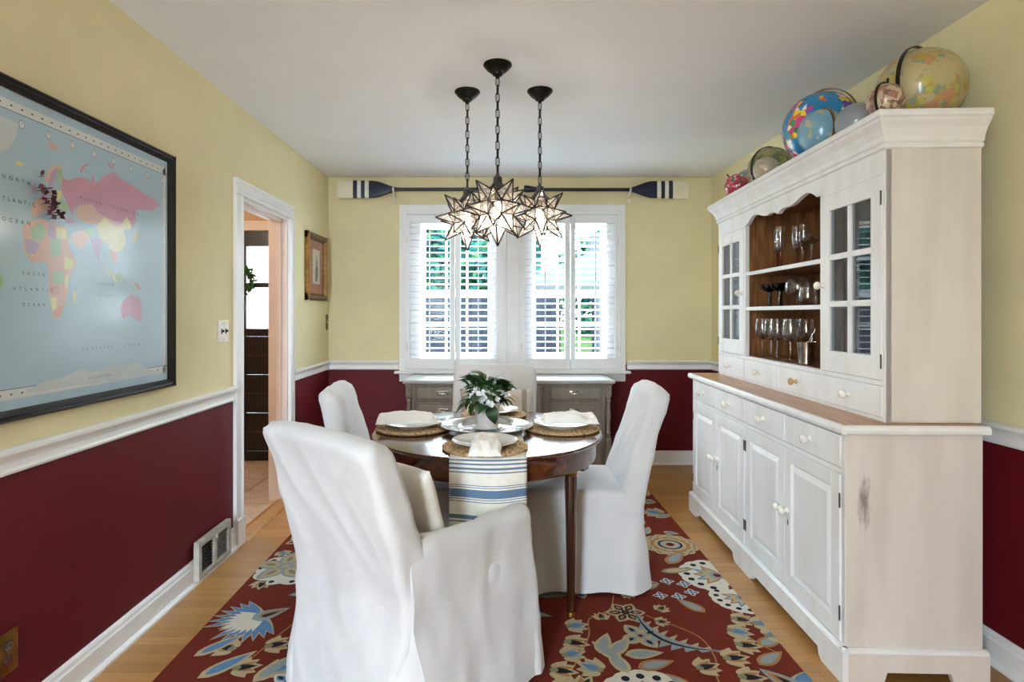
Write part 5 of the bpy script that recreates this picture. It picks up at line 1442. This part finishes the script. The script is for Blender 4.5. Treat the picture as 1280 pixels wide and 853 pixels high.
# ---- runner
def runner_mat():
    m = pm('runner', '#e6e2d9', '#ddd8ce', 40, .95, .3, 240)
    nt = m.node_tree; N = nt.nodes; L = nt.links; b = N['Principled BSDF']
    src = b.inputs['Base Color'].links[0].from_socket
    uv = N.new('ShaderNodeUVMap'); sp = N.new('ShaderNodeSeparateXYZ'); L.new(uv.outputs[0], sp.inputs[0])
    rp = N.new('ShaderNodeValToRGB'); rp.color_ramp.interpolation = 'CONSTANT'
    els = rp.color_ramp.elements
    # hang position (m below the table edge) -> stripe; ramp covers -0.02 .. 0.36
    st = [(.008, .013), (.021, .027), (.036, .043), (.050, .055), (.098, .101), (.106, .109), (.114, .144), (.149, .152), (.158, .161), (.208, .222), (.23, .234)]
    els[0].position = 0; els[0].color = (0, 0, 0, 1)
    els[1].position = (st[0][0] + .02) / .38; els[1].color = (1, 1, 1, 1)
    for i, (a, c) in enumerate(st):
        if i: e = els.new((a + .02) / .38); e.color = (1, 1, 1, 1)
        e = els.new((c + .02) / .38); e.color = (0, 0, 0, 1)
    mr = N.new('ShaderNodeMapRange'); mr.inputs[1].default_value = -.02; mr.inputs[2].default_value = .36
    L.new(sp.outputs['Y'], mr.inputs[0]); L.new(mr.outputs[0], rp.inputs[0])
    mx = N.new('ShaderNodeMix'); mx.data_type = 'RGBA'; mx.inputs[7].default_value = lin('#5b7390')
    L.new(rp.outputs[0], mx.inputs[0]); L.new(src, mx.inputs[6]); L.new(mx.outputs[2], b.inputs['Base Color'])
runner_mat()
b = nb(); uvl = b.bm.loops.layers.uv.new('UVMap')
path = []
RW = .142
def edge_y(x): return RYT * math.sqrt(max(0, 1 - (x / RXT) ** 2))
NS, NX = 120, 22
hang = .25
rows = []
for i in range(NS + 1):
    row = []
    for k in range(NX + 1):
        x = -RW + 2 * RW * k / NX
        ey = edge_y(x); Lt = 2 * ey
        tot = Lt + 2 * hang + .02
        s = -hang - .01 + tot * i / NS
        if s < 0:                                # front drape
            q = -s; z = TZ + .0022 - max(0, q - .004); yy = -ey - .0025 - .012 * min(1, q / .05) - .010 * math.sin(x * 24 + 1) * min(1, q / .12); v = q
        elif s > Lt:
            q = s - Lt; z = TZ + .0022 - max(0, q - .004); yy = ey + .0025 + .010 * min(1, q / .05); v = q
        else: z = TZ + .0022; yy = -ey + s; v = -.02 if min(s, Lt - s) > .02 else -min(s, Lt - s)
        row.append((b.bm.verts.new((x, yy, z)), v, x))
    rows.append(row)
for i in range(NS):
    for k in range(NX):
        q = [rows[i][k], rows[i][k + 1], rows[i + 1][k + 1], rows[i + 1][k]]
        f = b.bm.faces.new([p[0] for p in q])
        for lp, p in zip(f.loops, q): lp[uvl].uv = (p[2], p[1])
ru = tag(obj('table_runner', b, 'runner', None, (TX + .01, TY, 0), smooth=True, angle=180), 'cream table runner with blue stripes hanging over the table edge', 'table runner')
sol = ru.modifiers.new('cloth', 'SOLIDIFY'); sol.thickness = .0014; sol.offset = 0

# ---- place settings
def placemat(label, x, y, seed):
    b = nb(); rings = []; rad = .168; nr, na = 40, 120
    for j in range(nr + 1):
        r = rad * j / nr; ring = []
        if j == 0: rings.append([b.bm.verts.new((0, 0, .008))]); continue
        for i in range(na):
            a = 2 * math.pi * i / na
            coil = r / .017 + a / (2 * math.pi)
            z = .0045 + .0050 * abs(math.sin(math.pi * coil)) + .0026 * math.sin(a * round(44 * max(.2, j / nr)) + coil * 2.2)
            rr = r * (1 + (.018 * math.sin(a * 40 + seed) if j == nr else 0))
            ring.append(b.bm.verts.new((rr * math.cos(a), rr * math.sin(a), z)))
        rings.append(ring)
    b.skin(rings)
    low = [b.bm.verts.new((rad * .99 * math.cos(2 * math.pi * i / na), rad * .99 * math.sin(2 * math.pi * i / na), 0)) for i in range(na)]
    b.skin([rings[-1], low]); b.bm.faces.new(low)
    return tag(obj('placemat', b, 'jute', None, (x, y, TZ + .0032), smooth=True, angle=180), label, 'placemat', 'braided jute placemats')
DP_ = [(0, 0), (.075, 0), (.078, .004), (.082, .006), (.122, .017), (.128, .020), (.1285, .0225), (.121, .020), (.082, .010), (.074, .007), (0, .006)]
def plate_on(label, x, y):
    return tag(obj('dinner_plate', nb().lathe(DP_, 56), 'china', None, (x, y, TZ + .0145), smooth=True), label, 'plate', 'plates on the placemats')
def napkin(label, x, y, rz, w, l, seed, droop=0.0, bulge=.02):
    b = nb(); n, m_ = 26, 18; T = {}
    for s in (0, 1):
        for i in range(n + 1):
            for j in range(m_ + 1):
                u, v = i / n * 2 - 1, j / m_ * 2 - 1
                edge = min(1, (1 - abs(u)) * 9 + .15) * min(1, (1 - abs(v)) * 7 + .15)
                zz = (.006 + bulge * (1 - v * v) * (1 - .35 * u * u) + .014 * noise.noise(Vector((u * 2.6 + seed, v * 2.6, seed))) + .007 * abs(math.sin(v * 5 + u * 2.5 + seed))) * edge if s else 0
                base = 0.0
                if droop and u < -.35: base = -droop * ((-u - .35) / .65) ** 1.3
                x_ = u * l / 2 + .008 * noise.noise(Vector((u * 2, v * 2, seed + 5)))
                y_ = v * w / 2 * (1 - .16 * u) + .010 * noise.noise(Vector((u * 3, v, seed + 9)))
                T[s, i, j] = b.bm.verts.new((x_, y_, base + max(zz, .0005 if s else 0)))
        for i in range(n):
            for j in range(m_):
                q = [T[s, i, j], T[s, i + 1, j], T[s, i + 1, j + 1], T[s, i, j + 1]]
                b.bm.faces.new(q if s else q[::-1])
    for i in range(n):
        for j in (0, m_): b.bm.faces.new([T[0, i, j], T[0, i + 1, j], T[1, i + 1, j], T[1, i, j]])
    for j in range(m_):
        for i in (0, n): b.bm.faces.new([T[0, i, j], T[0, i, j + 1], T[1, i, j + 1], T[1, i, j]])
    return tag(obj('napkin', b, 'napkin', None, (x, y, TZ + .038), (0, 0, rz), smooth=True, angle=180), label, 'napkin', 'white linen napkins')
SET = [(-.05, 2.29, 'over the striped runner end'), (-.385, 2.665, 'on the doorway side of the table'), (.295, 2.665, 'on the hutch side of the table'), (-.02, 3.03, 'behind the potted plant')]
for i, (x, y, w) in enumerate(SET):
    placemat('round braided jute placemat ' + w, x, y, i)
    plate_on('white rimmed dinner plate ' + w, x, y)
napkin('crumpled white linen napkin spilling off the plate above the runner', -.045, 2.215, R(90), .105, .20, 1.0, .028, .012)
napkin('rolled white linen napkin on the plate on the doorway side', -.415, 2.655, R(4), .12, .26, 3.0, 0.0, .036)
napkin('folded white linen napkin on the plate on the hutch side', .325, 2.655, R(184), .12, .25, 5.0, 0.0, .034)
napkin('white linen napkin on the plate behind the potted plant', -.02, 3.04, R(90), .10, .18, 7.0, 0.0, .014)

# ---- silver tray, potted plant
CH = (-.05, 2.655)
ch = thing('silver_charger', 'round polished silver tray under the potted plant', 'tray', (CH[0], CH[1], TZ + .0032))
obj('tray', nb().lathe([(0, 0), (.12, 0), (.128, .004), (.138, .012), (.20, .019), (.210, .021), (.212, .0235), (.208, .0245), (.20, .0215), (.138, .0145), (.127, .007), (.12, .003), (0, .003)], 72), 'silver', ch, smooth=True)
obj('beaded_rim', nb().tube([(.2095 * math.cos(2 * math.pi * i / 72), .2095 * math.sin(2 * math.pi * i / 72), .0235) for i in range(73)], .0032, 8, cap=False), 'silver', ch, smooth=True)
ZP = TZ + .0066
tag(obj('saucer', nb().lathe([(0, 0), (.05, 0), (.068, .006), (.074, .012), (.072, .0135), (.05, .005), (0, .004)], 40), 'china', None, (CH[0] + .002, CH[1] - .01, ZP), smooth=True), 'small white saucer under the flower pot', 'saucer')
pl = thing('potted_impatiens', 'bushy white-flowering impatiens in an off-white pot on the silver tray', 'potted plant', (CH[0] + .002, CH[1] - .01, ZP + .0045))
obj('pot', nb().lathe([(0, 0), (.050, 0), (.0515, .004), (.0515, .010), (.050, .013), (.059, .108), (.0605, .113), (.059, .116), (.056, .113), (.054, .09), (0, .09)], 44), 'pot', pl, smooth=True)
obj('soil', nb().lathe([(0, .10), (.053, .10), (.053, .092), (0, .092)], 24), 'soil', pl)
lf = nb(); rr = []
for i in range(9):
    t = i / 8; w = .5 * math.sin(math.pi * t ** .75) ** .9 if 0 < t < 1 else .0
    z = .16 * math.sin(math.pi * t) - .25 * t * t
    rr.append([lf.bm.verts.new((-w * .66, t, z + .10 * w)), lf.bm.verts.new((0, t, z)), lf.bm.verts.new((w * .66, t, z + .10 * w))])
lf.skin(rr, closed=False)
bmesh.ops.remove_doubles(lf.bm, verts=lf.bm.verts[:], dist=1e-4)
random.seed(17)
leaf0 = None
stems = nb()
for k in range(84):
    a = random.uniform(0, 2 * math.pi); el = random.uniform(-.25, 1.25); rad = random.uniform(.015, .075)
    p = (rad * math.cos(a) * 1.1, rad * math.sin(a), .112 + .075 * math.sin(max(0, el)) + random.uniform(0, .03))
    stems.tube([(rad * .3 * math.cos(a), rad * .3 * math.sin(a), .095), p], .0014, 5)
    L_ = random.uniform(.052, .088)
    rot = (el * .8 - .12, random.uniform(-.5, .5), a - math.pi / 2 + random.uniform(-.5, .5))
    nm = 'leaf'
    if leaf0 is None: leaf0 = obj('leaf', lf, 'leaf', pl, p, rot, smooth=True, angle=180); leaf0.scale = (L_,) * 3
    else: inst('leaf', leaf0, pl, p, rot, (L_,) * 3)
inst('leaf', leaf0, pl, (.012, -.06, .11), (-1.15, .3, R(185)), (.085,) * 3)
for p, r3, s in (((-.055, -.03, .118), (.1, .2, R(98)), .085), ((-.06, -.02, .11), (-.2, -.1, R(110)), .09), ((.06, -.02, .135), (.15, 0, R(-75)), .085), ((-.04, -.045, .12), (-.5, .2, R(140)), .075)): inst('leaf', leaf0, pl, p, r3, (s,) * 3)
obj('stems', stems, 'leaf_light', pl)
fb = nb()
for k in range(5):
    a = 2 * math.pi * k / 5
    pts = []
    for i in range(9):
        t = -1 + 2 * i / 8
        rr_ = .019 * (1 - .25 * abs(t) ** 3); pts.append((rr_ * math.cos(a + t * .58), rr_ * math.sin(a + t * .58), .004 + .003 * math.cos(t * 3)))
    fb.face([(0, 0, 0)] + pts)
f0 = None
for x, y, z, rx, rz, s in ((-.022, -.062, .152, 70, -20, 1.6), (-.012, -.066, .126, 80, 5, 1.45), (-.004, -.06, .155, 55, 20, 1.0), (.022, -.056, .178, 60, 20, 1.6), (.040, -.04, .172, 50, 40, 1.1), (.062, -.03, .170, 60, 50, 1.0), (-.052, -.03, .172, 55, -50, .9), (.02, -.07, .118, 85, 10, .8), (-.068, -.03, .148, 70, -40, .8), (.045, -.06, .14, 75, 30, .8), (0, .02, .20, 20, 0, 1.0), (-.03, .05, .185, -30, 0, 1.1), (.05, .05, .175, -40, 0, 1.0)):
    if f0 is None: f0 = obj('flower', fb, 'petal', pl, (x, y, z), (R(rx), 0, R(rz)), smooth=True, angle=180); f0.scale = (s,) * 3
    else: inst('flower', f0, pl, (x, y, z), (R(rx), 0, R(rz)), (s,) * 3)

# ================================================================= OUTSIDE THE WINDOW
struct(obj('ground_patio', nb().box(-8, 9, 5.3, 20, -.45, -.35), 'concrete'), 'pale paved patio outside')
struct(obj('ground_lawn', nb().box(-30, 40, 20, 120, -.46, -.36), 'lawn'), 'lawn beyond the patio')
struct(obj('ground_rear', nb().box(-8, 9, -14, YR - .12, -.3, -.06), 'concrete'), 'unseen pale ground added to bounce light in through the rear opening')  # added as a pale reflector, lifts the ceiling brightness
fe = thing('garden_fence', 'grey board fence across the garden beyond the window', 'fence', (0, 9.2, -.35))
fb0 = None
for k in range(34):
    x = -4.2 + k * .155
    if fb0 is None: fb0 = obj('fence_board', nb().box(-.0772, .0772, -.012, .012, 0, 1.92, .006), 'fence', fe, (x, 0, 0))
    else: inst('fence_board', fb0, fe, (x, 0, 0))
for z in (.3, 1.0, 1.7): obj('fence_rail', nb().box(-4.28, 1.0, .012, .06, z - .045, z + .045, .003), 'fence', fe)
def tree(label, x, y, h, rad, nl, mat, seed, zc):
    t = thing('garden_tree', label, 'tree', (x, y, -.35), 0, 'trees behind the fence')
    obj('trunk', nb().tube([(0, 0, 0), (.03, 0, h * .4), (-.02, .02, h * .75)], [.11, .08, .04], 10), 'bark', t, smooth=True)
    random.seed(seed); b = nb()
    for k in range(nl):
        v = Vector((random.gauss(0, 1), random.gauss(0, 1), random.gauss(0, 1))).normalized() * (random.random() ** .4)
        c = Vector((v.x * rad, v.y * rad * .7, zc + v.z * min(rad, 1.5) * .95))
        n_ = noise.noise(c * 1.4 + Vector((seed, 0, 0)))
        if n_ < -.34: continue
        s = random.uniform(.09, .15); a = Vector((random.gauss(0, 1), random.gauss(0, 1), random.gauss(0, .6))).normalized(); u = a.orthogonal().normalized()
        b.face([c - a * s, c + u * s * .45, c + a * s, c - u * s * .45], 1 if random.random() < .35 else 0)
    obj('crown', b, [mat, 'tree_leaf_light'], t)
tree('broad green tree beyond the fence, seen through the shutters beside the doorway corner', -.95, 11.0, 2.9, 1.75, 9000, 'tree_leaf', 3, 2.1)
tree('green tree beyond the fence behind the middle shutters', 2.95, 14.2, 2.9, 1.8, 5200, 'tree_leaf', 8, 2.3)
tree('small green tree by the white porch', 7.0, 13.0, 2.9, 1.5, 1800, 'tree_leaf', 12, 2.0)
hg = nb(); rows_ = []
for i in range(61):
    x = -5.2 + 6.2 * i / 60; col_ = []
    for j in range(25):
        z = 3.75 * j / 24; v = Vector((x * 1.1, z * 1.1, 4.4))
        col_.append(hg.bm.verts.new((x, 13.2 + .35 * noise.noise(v * 1.5) + .25 * noise.noise(v * 4), z + .12 * noise.noise(v * 3))))
    for j in (24, 0): col_.append(hg.bm.verts.new((x, 13.9, 3.75 if j else 0)))
    rows_.append(col_)
hg.skin(rows_); hg.bm.faces.new(rows_[0]); hg.bm.faces.new(rows_[-1])
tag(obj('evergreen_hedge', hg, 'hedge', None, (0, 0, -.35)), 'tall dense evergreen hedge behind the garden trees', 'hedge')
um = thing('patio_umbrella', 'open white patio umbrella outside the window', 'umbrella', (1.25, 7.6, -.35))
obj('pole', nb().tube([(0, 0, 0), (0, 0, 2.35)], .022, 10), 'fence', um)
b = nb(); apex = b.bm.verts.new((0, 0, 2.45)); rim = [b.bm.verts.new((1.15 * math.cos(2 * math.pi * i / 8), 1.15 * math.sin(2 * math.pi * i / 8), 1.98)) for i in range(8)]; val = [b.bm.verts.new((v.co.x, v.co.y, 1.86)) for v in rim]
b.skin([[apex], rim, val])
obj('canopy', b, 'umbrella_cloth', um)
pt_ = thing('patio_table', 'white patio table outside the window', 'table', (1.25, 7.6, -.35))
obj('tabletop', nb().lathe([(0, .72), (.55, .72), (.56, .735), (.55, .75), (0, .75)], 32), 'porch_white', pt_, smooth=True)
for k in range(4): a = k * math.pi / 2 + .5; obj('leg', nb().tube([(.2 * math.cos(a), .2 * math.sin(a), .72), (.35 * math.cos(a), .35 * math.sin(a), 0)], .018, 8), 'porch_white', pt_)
fp = thing('patio_flowers', 'violet flowers in a bowl on the patio table', 'potted plant', (.95, 7.5, .4))
obj('bowl', nb().lathe([(0, 0), (.10, 0), (.16, .12), (.15, .12), (.09, .02), (0, .02)], 20), 'bark', fp)
random.seed(4); b = nb(); g = nb()
for k in range(90):
    p = Vector((random.gauss(0, .10), random.gauss(0, .08), .20 + random.uniform(0, .16)))
    b.sphere(p, .024, 6, 4)
for k in range(120):
    c = Vector((random.gauss(0, .11), random.gauss(0, .09), random.uniform(.08, .26))); a = Vector((random.gauss(0, 1), random.gauss(0, 1), random.gauss(0, 1))).normalized(); u = a.orthogonal()
    g.face([c - a * .04, c + u * .018, c + a * .04, c - u * .018])
obj('blooms', b, 'bloom_violet', fp); obj('foliage', g, 'tree_leaf', fp)
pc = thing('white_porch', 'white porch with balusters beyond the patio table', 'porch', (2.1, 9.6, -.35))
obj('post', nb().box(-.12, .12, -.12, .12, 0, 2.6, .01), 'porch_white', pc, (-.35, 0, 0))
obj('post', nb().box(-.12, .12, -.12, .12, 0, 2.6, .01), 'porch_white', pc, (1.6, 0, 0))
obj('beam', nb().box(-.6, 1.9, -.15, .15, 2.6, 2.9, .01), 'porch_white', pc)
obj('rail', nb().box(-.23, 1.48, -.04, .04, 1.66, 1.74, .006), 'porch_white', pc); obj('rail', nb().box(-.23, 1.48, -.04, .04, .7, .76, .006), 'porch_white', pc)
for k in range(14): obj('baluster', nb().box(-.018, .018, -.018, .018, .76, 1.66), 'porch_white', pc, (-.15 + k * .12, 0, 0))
